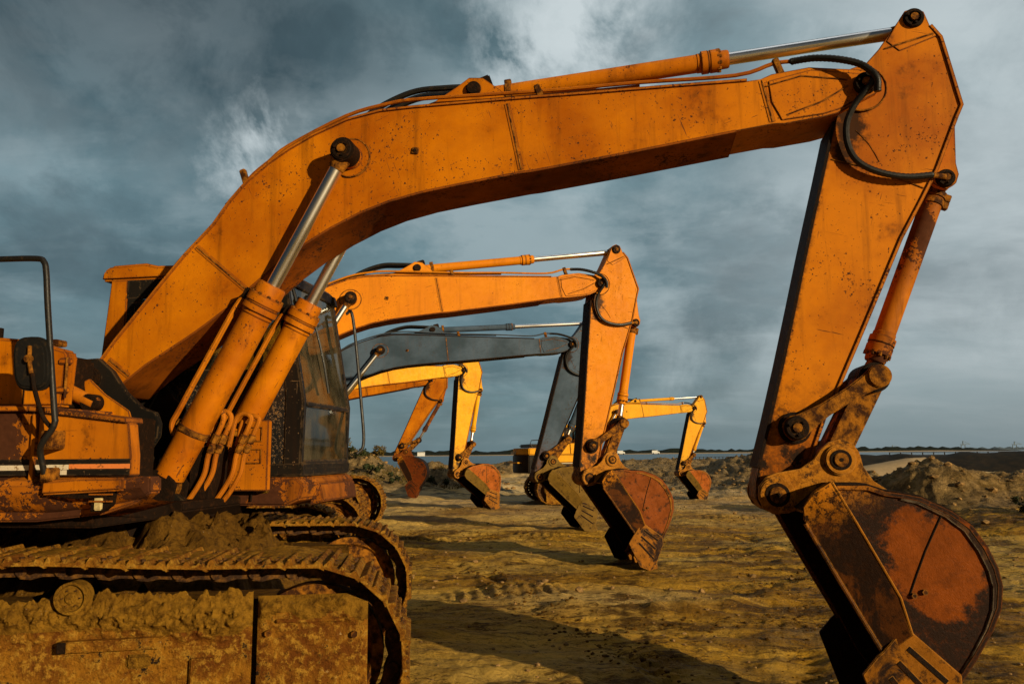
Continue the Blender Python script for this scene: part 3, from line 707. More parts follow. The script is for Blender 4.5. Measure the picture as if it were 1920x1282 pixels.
def bucket_mesh(side, dark, worn):
    strip_m = 'bucket_strip' if side == 'bucket_side' else worn
    mb = MB(); W_ = .5
    # wrapper
    mb.ribbon(B_SHELL[::-1], -.0, .024, -W_ - .016, W_ + .016, side)
    body = B_SHELL + B_LIP[1:]
    # black liner: shade inside the bucket put into its colour
    mb.ribbon(B_SHELL[::-1], -.012, .010, -W_ + .03, W_ - .03, 'grease')
    for y in (-1, 1):
        y0, y1 = sorted((y * W_, y * (W_ - .028)))
        mb.prism(body, y0, y1, side, .0)
        y0, y1 = sorted((y * (W_ - .030), y * (W_ - .040)))
        mb.prism(offset_in(body, .006), y0, y1, 'grease', .0)  # side liner, the inner shade painted in black as well
        # wear strip round the heel, 9 mm proud
        strip = B_SHELL[4:16]; inn = [(a - (a - .25) * .105, b - (b + .70) * .05) for a, b in strip]
        y0, y1 = sorted((y * (W_ - .004), y * (W_ + .012)))
        mb.prism(strip + inn[::-1], y0, y1, strip_m, .003)
        # folded reinforcement along the lip: wedge, thicker at the ridge
        wedge = [(0.15, -0.05), (0.262, -0.045), (0.257, -0.299), (0.242, -0.751), (0.19, -0.948), (0.014, -0.986), (0.018, -0.535), (0.027, -0.165), (0.06, -.10)]
        def tp(x, z, y=y):
            d = .062 if x > .14 else .016
            return (-d, 0) if y < 0 else (0, d)
        y0, y1 = sorted((y * (W_ + .0), y * (W_ - .01)))
        mb.prism(wedge, y0, y1, dark, .0, taper=tp)
        mb.tube([(0.262, y * (W_ + .060), -.05), (0.257, y * (W_ + .060), -.299), (.242, y * (W_ + .060), -.751), (.19, y * (W_ + .056), -.945)], .007, worn, 6, 0)
        mb.tube([(0.018, y * (W_ + .012), -.18), (0.012, y * (W_ + .012), -.535), (.008, y * (W_ + .012), -.98)], .012, dark, 8, 0)
        # crease of the side plate
        mb.tube([(.72, y * (W_ + .001), -.47), (.50, y * (W_ + .001), -.62), (.30, y * (W_ + .001), -.78)], .006, 'grease', 6, 2)
        for a, b in ((.38, -.80), (.32, -.79)):
            mb.cyl((a, y * W_, b), (a, y * (W_ + .018), b), .016, dark, seg=6)
        # ears (hinge plates)
        ear = [(-0.105, 0.03), (-0.07, 0.09), (0.0, 0.122), (0.07, 0.112), (0.20, 0.066), (0.30, 0.075), (0.36, 0.105), (0.43, 0.12), (0.50, 0.105), (0.548, 0.05), (0.55, -0.02), (0.525, -0.10), (0.53, -0.20), (0.575, -0.290), (0.66, -0.365), (0.45, -.20), (0.199, -0.12), (0.09, -0.14), (0.0, -0.125), (-0.08, -0.09), (-.112, -.03)]
        for yy in (.235,):
            y0, y1 = sorted((y * (yy - .02), y * (yy + .02)))
            mb.prism(ear, y0, y1, worn, .004)
            for (a, b, r) in ((0, 0, .108), (.43, 0, .092)):
                s0, s1 = y * (yy + .015), y * (yy + .045)
                mb.lathe([(min(s0, s1), r * (.92 if y < 0 else 1)), (max(s0, s1), r * (1 if y < 0 else .92))], worn, 32, 'y') if False else mb.cyl((a, s0, b), (a, s1, b), r, worn, seg=34, bev=.008)
                mb.cyl((a, s1 - y * .002, b), (a, s1 + y * .006, b), r * .66, 'grease', seg=28)
                mb.cyl((a, s1, b), (a, s1 + y * .016, b), r * .46, 'rust_brown', seg=24, bev=.004)
                mb.cyl((a, s1, b), (a, s1 + y * .019, b), r * .13, 'grease', seg=10)
    mb.cyl((0, -.26, 0), (0, .26, 0), .05, 'chain_steel', seg=16); mb.cyl((.43, -.26, 0), (.43, .26, 0), .05, 'chain_steel', seg=16)
    # cutting lip
    mb.prism([(.19, -1.335), (.03, -1.405), (-.03, -1.40), (-.035, -1.37), (.03, -1.36), (.17, -1.29)], -W_ - .01, W_ + .01, dark, .004)
    return mb.mesh('bucket')
def cutter_mesh(y, worn, dark):
    mb = MB(); W_ = .5
    poly = [(.014, -.955), (.10, -.925), (.195, -.925), (.302, -1.245), (.25, -1.33), (.10, -1.42), (-.03, -1.50), (-.12, -1.515), (-.215, -1.36), (-.15, -1.01), (-.03, -.965)]
    y0, y1 = sorted((y * (W_ + .012), y * (W_ + .038)))
    mb.prism(poly, y0, y1, worn, .004)
    for a, b in (((.135, -1.0), (.215, -1.24)), ((.05, -1.04), (.115, -1.31)), ((-.03, -1.09), (.01, -1.40))):
        d = Vector((b[0] - a[0], 0, b[1] - a[1])); L = d.length
        mb.box(-L / 2, L / 2, -.004, .004, -.013, .013, 'grease', .0, Matrix.Translation(((a[0] + b[0]) / 2, y * (W_ + .038), (a[1] + b[1]) / 2)) @ Matrix.Rotation(-atan2(d.z, d.x), 4, 'Y'))
    return mb.mesh('side_cutter')
def tooth_mesh(worn):
    mb = MB()
    mb.prism([(.20, -1.27), (.215, -1.33), (.12, -1.40), (.02, -1.47), (-.03, -1.48), (-.05, -1.37), (.02, -1.345)], -.045, .045, worn, .008)
    mb.prism([(.06, -1.42), (-.02, -1.385), (-.10, -1.50), (-.105, -1.635), (-.075, -1.64), (.02, -1.54)], -.038, .038, worn, .008)
    return mb.mesh('tooth')
def link_arm_mesh(L, w=.06, p='rust_brown'):
    mb = MB()
    poly = [(-w * 1.3, 0), (-w * 1.0, w), (0, w * 1.35), (w * 1.2, w), (L * .35, w * .72), (L * .65, w * .72), (L - w, w * .95), (L, w * 1.2), (L + w, w * .8), (L + w * 1.25, 0)]
    poly = poly + [(a, -b) for a, b in poly[-2:0:-1]]
    mb.prism(poly, -.028, .028, p, .008)
    for x in (0, L): mb.cyl((x, -.045, 0), (x, .045, 0), w * 1.15, 'grease' if x == 0 else p, seg=26, bev=.006)
    return mb.mesh('link_arm')
def bucket_link_mesh(L):
    mb = MB(); w = .085
    mb.box(-.02, L + .02, -.10, .10, -w, w, 'rust_brown', .02)
    for x in (0, L): mb.cyl((x, -.15, 0), (x, .15, 0), w * 1.1, 'rust_brown' if x else 'grease', seg=28, bev=.008)
    mb.cyl((0, -.25, 0), (0, .25, 0), .055, 'grease', seg=24, bev=.008); mb.cyl((L * .35, -.1, -w), (L * .35, -.06, -w - .05), .018, 'rust_brown', seg=8)
    return mb.mesh('bucket_link')

# ---- undercarriage
TR_R, TR_ZC, TR_XF, TR_XR = .50, .56, 1.30, -1.46
def track_path():
    """closed centre line of the shoes: (x, z, angle)"""
    pts = []
    n = 400; top = TR_XF - TR_XR; arc = pi * TR_R; tot = 2 * top + 2 * arc
    pitch = tot / round(tot / .2)
    for k in range(int(round(tot / pitch))):
        s = k * pitch
        if s < top: u = s / top; x = TR_XR + s; pts.append((x, TR_ZC + TR_R + .09 * (1 - u) - .012 * sin(pi * u * 2) ** 2, 0))
        elif s < top + arc: a = (s - top) / TR_R; pts.append((TR_XF + TR_R * sin(a), TR_ZC + TR_R * cos(a), -a))
        elif s < 2 * top + arc: pts.append((TR_XF - (s - top - arc), TR_ZC - TR_R, -pi))
        else: a = (s - 2 * top - arc) / TR_R; pts.append((TR_XR - TR_R * sin(a), TR_ZC - TR_R * cos(a), -pi - a))
    return pts, pitch
def track_mesh(mm):
    mb = MB(); pts, pitch = track_path(); rs = random.Random(5); n = len(pts)
    for k, (x, z, a) in enumerate(pts):
        x2, z2, _ = pts[(k + 1) % n]; a = atan2(z2 - z, x2 - x); mx, mz = (x + x2) / 2, (z + z2) / 2
        Mx = Matrix.Translation((mx, 0, mz)) @ Matrix.Rotation(-a + rs.uniform(-.02, .02), 4, 'Y')
        L = pitch
        mb.prism([(-L / 2 + .004, -.004), (-L / 2 + .004, .016), (-L / 2 + .02, .046), (-L / 2 + .034, .046), (-L / 2 + .048, .016), (-.014, .016), (-.008, .034), (.008, .034), (.016, .016), (L / 2 - .05, .016), (L / 2 - .035, .034), (L / 2 - .024, .034), (L / 2 + .008, .006), (L / 2 + .008, -.018), (L / 2 - .02, -.004)], -.3, .3, mm, .002, Mx)
        for yb in (-.2, -.11, .11, .2):
            for xb in (-.045, .045):
                mb.cyl(Mx @ Vector((xb, yb, .01)), Mx @ Vector((xb, yb, .032)), .014, 'chain_steel', seg=6)
        for yb in (-.08, .08):
            mb.prism([(-L * .55, -.02), (-L * .6, -.06), (-L * .5, -.095), (-L * .2, -.10), (L * .1, -.085), (L * .5, -.085), (L * .52, -.03), (L * .4, -.008), (-L * .4, -.006)], yb - .018, yb + .018, 'chain_steel', .004, Mx)
        mb.cyl(Mx @ Vector((-L * .42, -.115, -.055)), Mx @ Vector((-L * .42, .115, -.055)), .03, 'chain_steel', seg=10)
    return mb.mesh('track_belt')
def mud_cake_mesh(seed):
    """mud lying on the upper run of the belt"""
    mb = MB(); rs = seed
    def fn(u, v):
        x = TR_XR - .1 + (TR_XF - TR_XR + .25) * u; y = (-.22 + .50 * v) * (1 if seed < 5 else -1); y += .07 * sf(x * 3.1, seed, 4) * (1 - v)
        s = (x - TR_XR) / (TR_XF - TR_XR)
        zt = TR_ZC + TR_R + .09 * (1 - min(max(s, 0), 1)) - .012 * sin(pi * min(max(s, 0), 1) * 2) ** 2
        f = sf(x * 2.4 + rs, y * 3 + rs, 4); f2 = sf(x * 14 + rs, y * 14, 4)
        e = min(1, (.5 - abs(v - .5)) * 5) * min(1, (.5 - abs(u - .5)) * 12)
        return (x, y, zt + .004 + e * (.012 + .020 * f + .034 * v + .012 * f2 + .020 * (sr(x * 5, y * 5, 3) - .45)))
    mb.grid(fn, 150, 34, 'mud'); return mb.mesh('mud_cake', 80)
def frame_mesh(seed, near=True):
    """track side frame with a crust of mud on the outer face; outside is -y"""
    mb = MB()
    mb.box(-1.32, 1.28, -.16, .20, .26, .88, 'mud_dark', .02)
    if near:
        def crust(u, v):
            x = -1.62 + 2.61 * u; z = .05 + .88 * v
            f = sf(x * 2.4 + seed, z * 3.2, 5); g = sr(x * 9 + seed, z * 11, 5); h = sf(x * 22, z * 22 + seed, 4)
            up = max(0., min(1, (v - .76 + .12 * f) / .12))
            e = min(1, (1 - v) * 9) * min(1, u * 30) * min(1, (1 - u) * 40)
            t_ = .012 * h * .4 + up * (.036 + .018 * f + .045 * (g - .45) + .016 * h + .020 * sf(x * 48, z * 48, 3))
            return (x, -.205 - max(t_, -.004) * e, z + (.05 * f + .05 * h) * max(0, v - .9) * 10)
        b0 = len(mb.bm.faces); mb.grid(crust, 330, 118, 'mud')
        mb.bm.faces.ensure_lookup_table(); ri = mb.mi('rust_mud')
        for f in mb.bm.faces[b0:]:
            c = f.calc_center_median(); lim = .73 + .06 * sf(c.x * 3, c.z * 3 + 8, 4)
            if c.z < lim: f.material_index = ri
        # bolted guard panel at the front end
        def pan(u, v):
            x = 1.02 + .58 * u; z = .05 + .86 * v
            h = sf(x * 9 + 3, z * 9, 5); up = max(0, min(1, (v - .80) / .12))
            e = min(1, min(u, 1 - u) * 25) * min(1, (1 - v) * 20)
            return (x, -.225 - (.005 * h + up * (.03 + .05 * max(h, -.3))) * e - .01 * e, z - (.16 * max(0, u - .80) * 5 * max(0, v - .7)))
        b0 = len(mb.bm.faces); mb.grid(pan, 60, 70, 'rust_mud')
        mb.bm.faces.ensure_lookup_table(); mi_ = mb.mi('mud')
        for f in mb.bm.faces[b0:]:
            if f.calc_center_median().z > .80 + .03 * math.sin(f.calc_center_median().x * 23): f.material_index = mi_
        mb.box(1.02, 1.59, -.222, -.15, .05, .84, 'rust_brown', .006)
        mb.box(1.12, 1.48, -.262, -.20, .772, .79, 'rust_mud', .004, None)
        for xx, zz in ((1.08, .12), (1.08, .42), (1.08, .72), (1.53, .12), (1.53, .42), (1.53, .70)): mb.cyl((xx, -.20, zz), (xx, -.262, zz), .018, 'rust_brown', seg=6)
        mb.tube([(-1.5, -.222, .40), (-.6, -.224, .41), (.3, -.224, .395), (.98, -.222, .40)], .009, 'rust_mud', 6, 6)
        mb.box(-.42, -.30, -.235, -.20, .10, .62, 'rust_mud', .008); mb.box(.68, .80, -.235, -.20, .10, .60, 'rust_mud', .008)
        # step bar and small cast plate
        mb.box(.04, .56, -.262, -.20, .655, .71, 'rust_mud', .006, Matrix.Rotation(radians(-1.0), 4, 'Y')); mb.box(.04, .085, -.268, -.20, .655, .71, 'grease', .004, Matrix.Rotation(radians(-1.0), 4, 'Y'))
        mb.box(.36, .48, -.228, -.20, .56, .63, 'mud', .012)
    return mb.mesh('side_frame', 50)
def wheel_mesh(r, w, mm='mud_dark', ring=True):
    mb = MB()
    mb.lathe([(-w, r * .30), (-w * .9, r * .34), (-w * .75, r * .36), (-w * .6, r * .78), (-w, r * .84), (-w, r), (w, r), (w, r * .84), (w * .6, r * .78), (w * .75, r * .36), (w, r * .30)], mm, 40, 'y')
    for k in range(6): mb.cyl((r * .52 * cos(k * pi / 3), -w * .9, r * .52 * sin(k * pi / 3)), (r * .52 * cos(k * pi / 3), -w * .5, r * .52 * sin(k * pi / 3)), r * .05, 'chain_steel', seg=6)
    return mb.mesh('wheel')
def sprocket_mesh():
    mb = MB(); mb.merge(*(lambda b: (b, 'chain_steel'))(_sprocket())); mb.cyl((0, -.2, 0), (0, .05, 0), .24, 'mud_dark', seg=30, bev=.02); return mb.mesh('sprocket')
def _sprocket():
    b = bmesh.new(); n = 42; pts = [((.36 if k % 2 else .42) * cos(2 * pi * k / n), (.36 if k % 2 else .42) * sin(2 * pi * k / n)) for k in range(n)]
    A = [b.verts.new((x, -.03, z)) for x, z in pts]; B = [b.verts.new((x, .03, z)) for x, z in pts]
    b.faces.new(A); b.faces.new(B[::-1])
    for i in range(n): b.faces.new((A[(i + 1) % n], A[i], B[i], B[(i + 1) % n]))
    bmesh.ops.recalc_face_normals(b, faces=b.faces); bmesh.ops.triangulate(b, faces=[f for f in b.faces if len(f.verts) > 4]); return b
def carbody_mesh():
    mb = MB()
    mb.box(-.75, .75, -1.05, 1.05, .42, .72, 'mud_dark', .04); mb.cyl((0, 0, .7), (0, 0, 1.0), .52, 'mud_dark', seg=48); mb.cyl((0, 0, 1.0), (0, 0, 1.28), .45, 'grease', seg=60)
    def fn(u, v):
        x = -1.25 + 2.5 * u; y = -1.02 + 2.04 * v; e = min(1, min(u, 1 - u) * 6)
        f = sf(x * 3.1, y * 3.1, 5); r_ = sr(x * 4, y * 4, 4)
        return (x, y, .52 + e * (.26 + .42 * math.exp(-((x * x + y * y) / .95) ** 3) + .14 * f + .24 * (r_ - .45)))
    mb.grid(fn, 130, 110, 'mud_dark')
    return mb.mesh('carbody', 60)

# ---- upper structure
def cabinet_mesh(p, pr):
    """right-hand front cabinet (near side), y -1.34..-.5"""
    mb = MB()
    mb.prism([(.105, 1.905), (.672, 1.838), (.698, 1.66), (.70, 1.552), (.10, 1.552)], -1.34, -1.25, p, .006)
    mb.box(-1.40, .30, -1.25, -.5, 1.36, 1.90, 'grease', .01)
    mb.prism([(.07, 1.945), (.665, 1.868), (.67, 1.838), (.07, 1.912)], -1.36, -1.20, pr, .004)           # lid
    mb.prism([(-1.40, 1.955), (.066, 1.945), (.066, 1.912), (-1.40, 1.925)], -1.36, -.60, p, .004)
    mb.prism([(-1.40, 1.925), (.098, 1.906), (.098, 1.552), (-1.40, 1.552)], -1.325, -1.2, pr, .006)
    mb.box(.09, .125, -1.352, -1.30, 1.50, 1.90, p, .004)
    for i in range(12): mb.cyl((.30 + .03 * i, -1.362, 1.898 - .0045 * i), (.30 + .03 * i, -1.35, 1.898 - .0045 * i), .006, 'rust_brown', seg=6)
    return mb.mesh('side_cabinet')
def stripe_mesh():
    mb = MB()
    mb.box(.127, .697, -1.3435, -1.341, 1.556, 1.645, 'paint_black'); mb.box(-1.38, .088, -1.3285, -1.326, 1.556, 1.645, 'paint_black')
    mb.box(.127, .33, -1.3465, -1.3442, 1.588, 1.615, 'white_decal'); mb.box(.333, .697, -1.3465, -1.3442, 1.592, 1.617, 'orange_decal'); mb.box(-1.38, .088, -1.3315, -1.3292, 1.585, 1.613, 'white_decal')
    mb.box(.235, .32, -1.3465, -1.3442, 1.560, 1.586, 'white_decal'); mb.box(.145, .232, -1.3465, -1.3442, 1.587, 1.614, 'orange_decal') if False else None
    return mb.mesh('decal_stripe')
def skirt_mesh(pr, p):
    mb = MB()
    prof = [(-1.30, 1.548), (-1.36, 1.53), (-1.375, 1.50), (-1.365, 1.45), (-1.31, 1.37), (-1.20, 1.31), (-1.0, 1.285)]   # y,z
    def fn(u, v):
        x = -1.40 + 2.18 * u; k = v * (len(prof) - 1); i = min(int(k), len(prof) - 2); f = k - i
        y = prof[i][0] * (1 - f) + prof[i + 1][0] * f; z = prof[i][1] * (1 - f) + prof[i + 1][1] * f
        up = max(0, (x - .15) / .62); z2 = z + (1.548 - z) * .42 * up ** 1.6
        nz = sf(x * 3., v * 3., 3)
        return (x, y + .006 * nz, z2 + .01 * nz * v)
    mb.grid(fn, 60, 24, pr)
    mb.prism([(-1.40, 1.545), (.775, 1.545), (.78, 1.46), (.70, 1.40), (.5, 1.34), (.1, 1.30), (-1.40, 1.29)], -1.28, -1.16, pr, .01)
    mb.prism([(.225, 1.53), (.45, 1.545), (.70, 1.545), (.70, 1.475), (.22, 1.452)], -1.41, -1.36, p, .012)     # step tread
    mb.prism([(.27, 1.462), (.60, 1.455), (.60, 1.44), (.42, 1.432), (.27, 1.448)], -1.395, -1.355, 'grease', .003)
    return mb.mesh('skirt')
def lamp_mesh():
    mb = MB()
    mb.prism([(.505, 1.46), (.635, 1.475), (.625, 1.40), (.575, 1.362), (.50, 1.362)], -1.378, -1.34, 'grease', .004)
    mb.prism([(.525, 1.455), (.575, 1.458), (.572, 1.372), (.525, 1.370)], -1.388, -1.37, 'lens', .006)
    for z in (1.415, 1.452): mb.box(.50, .635, -1.396, -1.384, z, z + .008, 'paint_orange_rusty')
    return mb.mesh('lamp')
def tank_mesh(p):
    mb = MB()
    mb.prism([(-1.40, 2.40), (-.35, 2.375), (-.16, 2.355), (.085, 2.285), (.105, 2.26), (.085, 1.95), (-1.40, 1.96)], -1.12, -1.02, p, .02)
    mb.box(-1.40, -.15, -1.02, -.52, 1.95, 2.30, 'grease', .02)
    mb.box(.055, .13, -1.135, -1.10, 2.20, 2.235, p, .006); mb.box(.05, .12, -1.135, -1.10, 2.03, 2.065, p, .006); mb.cyl((.11, -1.13, 2.0), (.11, -1.13, 2.24), .008, 'rust_brown', seg=8)
    mb.box(.0, .07, -1.1, -1.0, 2.29, 2.315, 'rust_brown', .006, Matrix.Rotation(radians(8), 4, 'Y')) if False else None
    mb.box(-.20, -.15, -.9, -.8, 2.35, 2.39, 'rust_brown', .006)
    mb.cyl((-.9, -.8, 2.38), (-.9, -.8, 2.43), .06, 'rust_brown', seg=16); mb.box(-.172, -.165, -1.1235, -1.118, 1.97, 2.34, 'grease')
    return mb.mesh('fuel_tank')
def deck_mesh(p, pr):
    mb = MB()
    mb.prism([(-2.3, 1.22), (.42, 1.22), (.50, 1.30), (.50, 1.36), (-2.3, 1.40)], -.48, .48, 'grease', .01)
    mb.box(-2.2, .40, -1.2, 1.28, 1.26, 1.34, 'grease', .01)
    # boom foot brackets
    for y in (-.30, .30):
        mb.prism([(-.75, 1.36), (-.62, 1.9), (-.50, 2.22), (-.40, 2.335), (-.28, 2.34), (-.17, 2.25), (-.06, 2.10), (.07, 1.99), (.17, 1.955), (.205, 1.88), (.20, 1.79), (.14, 1.70), (.2, 1.5), (.42, 1.36)], y - .025, y + .025, 'paint_black', .004)
    mb.cyl((-.32, -.36, 2.2), (-.32, .36, 2.2), .075, 'grease', seg=28, bev=.01)
    # front lugs of the boom cylinders
    for y in (-.40, -.25, .25, .40):
        mb.prism([(-.05, 1.3), (.10, 1.50), (.22, 1.57), (.34, 1.56), (.40, 1.47), (.38, 1.36), (.42, 1.3)], y - .018, y + .018, 'grease', .004)
    # short torque tube and lid hinge beside the boom foot
    mb.cyl((-.19, -.72, 2.08), (.02, -.72, 1.985), .045, pr, seg=20, bev=.006); mb.cyl((-.02, -.76, 2.0), (-.02, -.66, 2.0), .055, 'grease', seg=18, bev=.006)
    arc = [(-.33 + .13 * cos(a), -.74, 2.03 + .14 * sin(a)) for a in [x * .26 for x in range(2, 12)]]
    mb.tube(arc, .016, p, 8, 2)
    mb.prism([(-.42, 1.95), (-.40, 2.10), (-.30, 2.19), (-.17, 2.18), (-.08, 2.10), (.10, 1.99), (.16, 1.93), (.165, 1.85)], -.76, -.72, p, .004) if False else None
    mb.prism([(-.10, 1.86), (-.16, 2.15), (-.12, 2.165), (.0, 2.06), (.12, 1.985), (.175, 1.95), (.205, 1.87), (.19, 1.80)], -.62, -.60, p, .004)
    return mb.mesh('main_frame')
def hood_mesh(p, pb):
    mb = MB()
    mb.box(-1.41, -.62, -.5, 1.28, 1.38, 2.26, p, .04); mb.box(-2.3, -.7, -1.0, 1.2, 2.225, 2.36, 'paint_black', .05)
    mb.tube([(-2.2, -1.1, 2.2), (-2.25, -1.1, 2.5), (-1.2, -1.1, 2.5), (-1.2, -1.1, 2.36)], .016, 'rubber', 8, 2)
    mb.cyl((-1.3, -.1, 2.3), (-1.3, -.1, 2.62), .05, 'grease', seg=18); mb.box(-.62, -.55, -.50, .30, 1.4, 2.2, 'grease', .01)
    for i in range(8): mb.box(-1.9, -1.0, 1.275, 1.29, 1.5 + i * .07, 1.53 + i * .07, 'grease', .004)
    return mb.mesh('engine_hood')
def cw_mesh(p):
    mb = MB()
    def prof(y): return -1.95 - .78 * sqrt(max(0, 1 - (y / 1.62) ** 2))
    def shell(z0, z1, m, ex=0.0):
        ys = [-1.33 + 2.66 * k / 24 for k in range(25)]; b = bmesh.new()
        pts = [(prof(y) - ex, y) for y in ys] + [(-1.42, 1.33), (-1.42, -1.33)]
        A = [b.verts.new((x, y, z0)) for x, y in pts]; B = [b.verts.new((x, y, z1)) for x, y in pts]
        b.faces.new(A); b.faces.new(B[::-1])
        for i in range(len(pts)): b.faces.new((A[(i + 1) % len(pts)], A[i], B[i], B[(i + 1) % len(pts)]))
        bmesh.ops.recalc_face_normals(b, faces=b.faces); bmesh.ops.bevel(b, geom=[e for e in b.edges if e.calc_face_angle(0) > .6], offset=.03, segments=3, affect='EDGES')
        bmesh.ops.triangulate(b, faces=[f for f in b.faces if len(f.verts) > 4]); mb.merge(b, m)
    shell(1.93, 2.20, p); shell(1.22, 1.93, 'paint_black', .01)
    mb.box(-2.82, -2.70, -.3, .3, 1.95, 2.05, 'white_decal', .01); mb.box(-2.79, -2.6, -.9, .9, 1.60, 1.66, p, .01)
    return mb.mesh('counterweight')
def cab_mesh(p, pr):
    mb = MB(); y0, y1 = .35, 1.35
    mb.prism([(-.75, 1.50), (-.75, 1.60), (.96, 1.60), (.955, 1.50)], y0, y1, 'paint_black', .01)
    # rear corner panels in body colour
    mb.prism([(-.76, 1.6), (-.76, 2.35), (-.70, 3.06), (-.55, 3.06), (-.56, 2.3), (-.56, 1.6)], y0 - .003, y0 + .05, p, .01)
    mb.prism([(-.76, 1.6), (-.76, 2.35), (-.70, 3.06), (-.55, 3.06), (-.56, 2.3), (-.56, 1.6)], y1 - .05, y1 + .003, p, .01)
    mb.box(-.755, -.70, y0 + .05, y1 - .05, 1.6, 2.3, p, .008)
    for y in (y0, y1 - .055):
        mb.prism([(-.56, 2.25), (-.55, 3.06), (-.44, 3.04), (-.46, 2.33)], y, y + .055, 'paint_black', .006)
        mb.prism([(-.56, 2.2), (-.55, 2.34), (.78, 2.30), (.78, 2.2)], y, y + .055, 'paint_black', .006)
        mb.prism([(-.56, 2.90), (-.56, 3.06), (.80, 3.05), (.82, 2.96)], y, y + .055, 'paint_black', .006)
        mb.prism([(.06, 2.3), (.06, 3.0), (.13, 3.0), (.13, 2.3)], y, y + .055, 'paint_black', .006)
        mb.prism([(.80, 1.55), (.80, 2.1), (.70, 3.04), (.775, 3.05), (.955, 2.06), (.94, 1.55)], y, y + .065, 'paint_black', .012)
        mb.prism([(-.56, 1.58), (-.56, 2.22), (.82, 2.22), (.82, 1.58)], y + .01, y + .045, 'paint_black_mud', .004)
    mb.box(.90, .965, y0 + .05, y1 - .05, 2.02, 2.06, 'paint_black', .008); mb.box(.88, .955, y0 + .05, y1 - .05, 1.55, 1.62, 'paint_black', .008); mb.box(.74, .79, y0 + .05, y1 - .05, 2.98, 3.06, 'paint_black', .006)
    mb.tube([(.66, y0 + .02, 3.03), (.80, y0 + .02, 3.0), (.90, y0 + .02, 2.7)], .014, 'rubber', 8)
    # grab rail and wiper outside the windscreen
    mb.tube([(.86, y1 + .10, 2.92), (.92, y1 + .12, 2.88), (1.02, y1 + .10, 2.1), (1.06, y1 + .06, 1.75), (1.02, y1, 1.66)], .014, 'rubber', 8)
    mb.tube([(.84, y0 + .35, 2.85), (.93, y0 + .40, 2.45), (.97, y0 + .45, 2.15)], .010, 'rubber', 6); mb.box(.80, .87, y0 + .3, y0 + .42, 2.84, 2.94, 'rubber', .01)
    return mb.mesh('cab')
def roof_mesh(p):
    mb = MB(); mb.prism([(-.78, 3.05), (-.77, 3.13), (-.70, 3.175), (-.40, 3.185), (-.30, 3.16), (.55, 3.14), (.72, 3.11), (.78, 3.05)], .33, 1.37, p, .02); mb.tube([(-.1, .5, 3.15), (-.06, .5, 3.20), (-.02, .5, 3.17)], .008, 'grease', 6)
    return mb.mesh('cab_roof')
def pane_mesh(verts):
    b = bmesh.new(); vs = [b.verts.new(v) for v in verts]; b.faces.new(vs); n = (vs[1].co - vs[0].co).cross(vs[2].co - vs[0].co).normalized() * .006
    b2 = bmesh.ops.extrude_face_region(b, geom=b.faces[:]); bmesh.ops.translate(b, verts=[v for v in b2['geom'] if isinstance(v, bmesh.types.BMVert)], vec=n)
    bmesh.ops.recalc_face_normals(b, faces=b.faces)
    mb = MB(); mb.merge(b, 'dirty_glass'); return mb.mesh('window')
def seat_mesh():
    mb = MB(); mb.box(-.30, .20, .62, 1.08, 1.95, 2.08, 'dark_seat', .04); mb.box(-.36, -.24, .62, 1.08, 2.05, 2.70, 'dark_seat', .04, None); mb.box(-.3, .15, .7, 1.0, 1.6, 1.95, 'dark_seat', .02)
    mb.box(.15, .45, .45, .58, 1.6, 2.15, 'dark_seat', .02); mb.tube([(.35, .52, 2.15), (.36, .52, 2.35)], .015, 'dark_seat', 8); mb.tube([(.55, .85, 1.6), (.50, .80, 2.2)], .015, 'dark_seat', 8)
    return mb.mesh('seat')
def fore_mesh(pr, p):
    """ledge under the cab"""
    mb = MB(); mb.prism([(-.7, 1.30), (-.7, 1.49), (.93, 1.495), (.99, 1.44), (.96, 1.33), (.86, 1.285)], .30, 1.40, pr, .015)
    mb.box(.62, .72, .285, .31, 1.38, 1.43, 'mud', .006); mb.tube([(.60, .29, 1.47), (.585, .29, 1.32)], .008, 'grease', 6)
    mb.prism([(.99, 1.44), (1.02, 1.30), (.90, 1.27), (.93, 1.42)], .62, 1.38, pr, .01)
    return mb.mesh('cab_ledge')
def valve_mesh(p):
    mb = MB(); mb.prism([(.45, 1.40), (.53, 1.92), (.75, 1.915), (.75, 1.40)], .20, .26, p, .006)
    for z in (1.60, 1.76):
        fr_ = [(.57, .194, z), (.70, .194, z), (.70, .194, z + .10), (.57, .194, z + .10), (.57, .194, z)]
        mb.tube(fr_, .004, 'rust_brown', 6, 0)
    mb.cyl((.5, .19, 1.78), (.5, .14, 1.78), .02, 'grease', seg=10)
    mb.box(.30, .45, -.1, .2, 1.3, 1.75, 'grease', .02)
    return mb.mesh('step_panel')
def mirror_mesh():
    mb = MB()
    n = 28; pts = []
    for k in range(n):
        a = 2 * pi * k / n; sx = abs(cos(a)) ** .62 * (1 if cos(a) > 0 else -1); sz = abs(sin(a)) ** .62 * (1 if sin(a) > 0 else -1)
        pts.append((.205 + .112 * sx - .018 * sz * 1.0, 2.157 + .148 * sz))
    mb.prism(pts, -1.53, -1.49, 'rubber', .012); mb.prism(offset_in(pts, .022), -1.538, -1.528, 'rubber', .004)
    return mb.mesh('mirror')
def bracket_mesh():
    mb = MB(); mb.tube([(.205, -1.545, 2.25), (.215, -1.55, 2.17), (.235, -1.555, 2.10)], .011, 'rust_brown', 8); mb.cyl((.21, -1.54, 2.18), (.21, -1.565, 2.18), .02, 'rust_brown', seg=10)
    mb.tube([(.228, -1.54, 2.12), (.245, -1.54, 2.03), (.25, -1.50, 1.93), (.27, -1.48, 1.86), (.32, -1.48, 1.81)], .012, 'grease', 8)
    return mb.mesh('mirror_bracket')
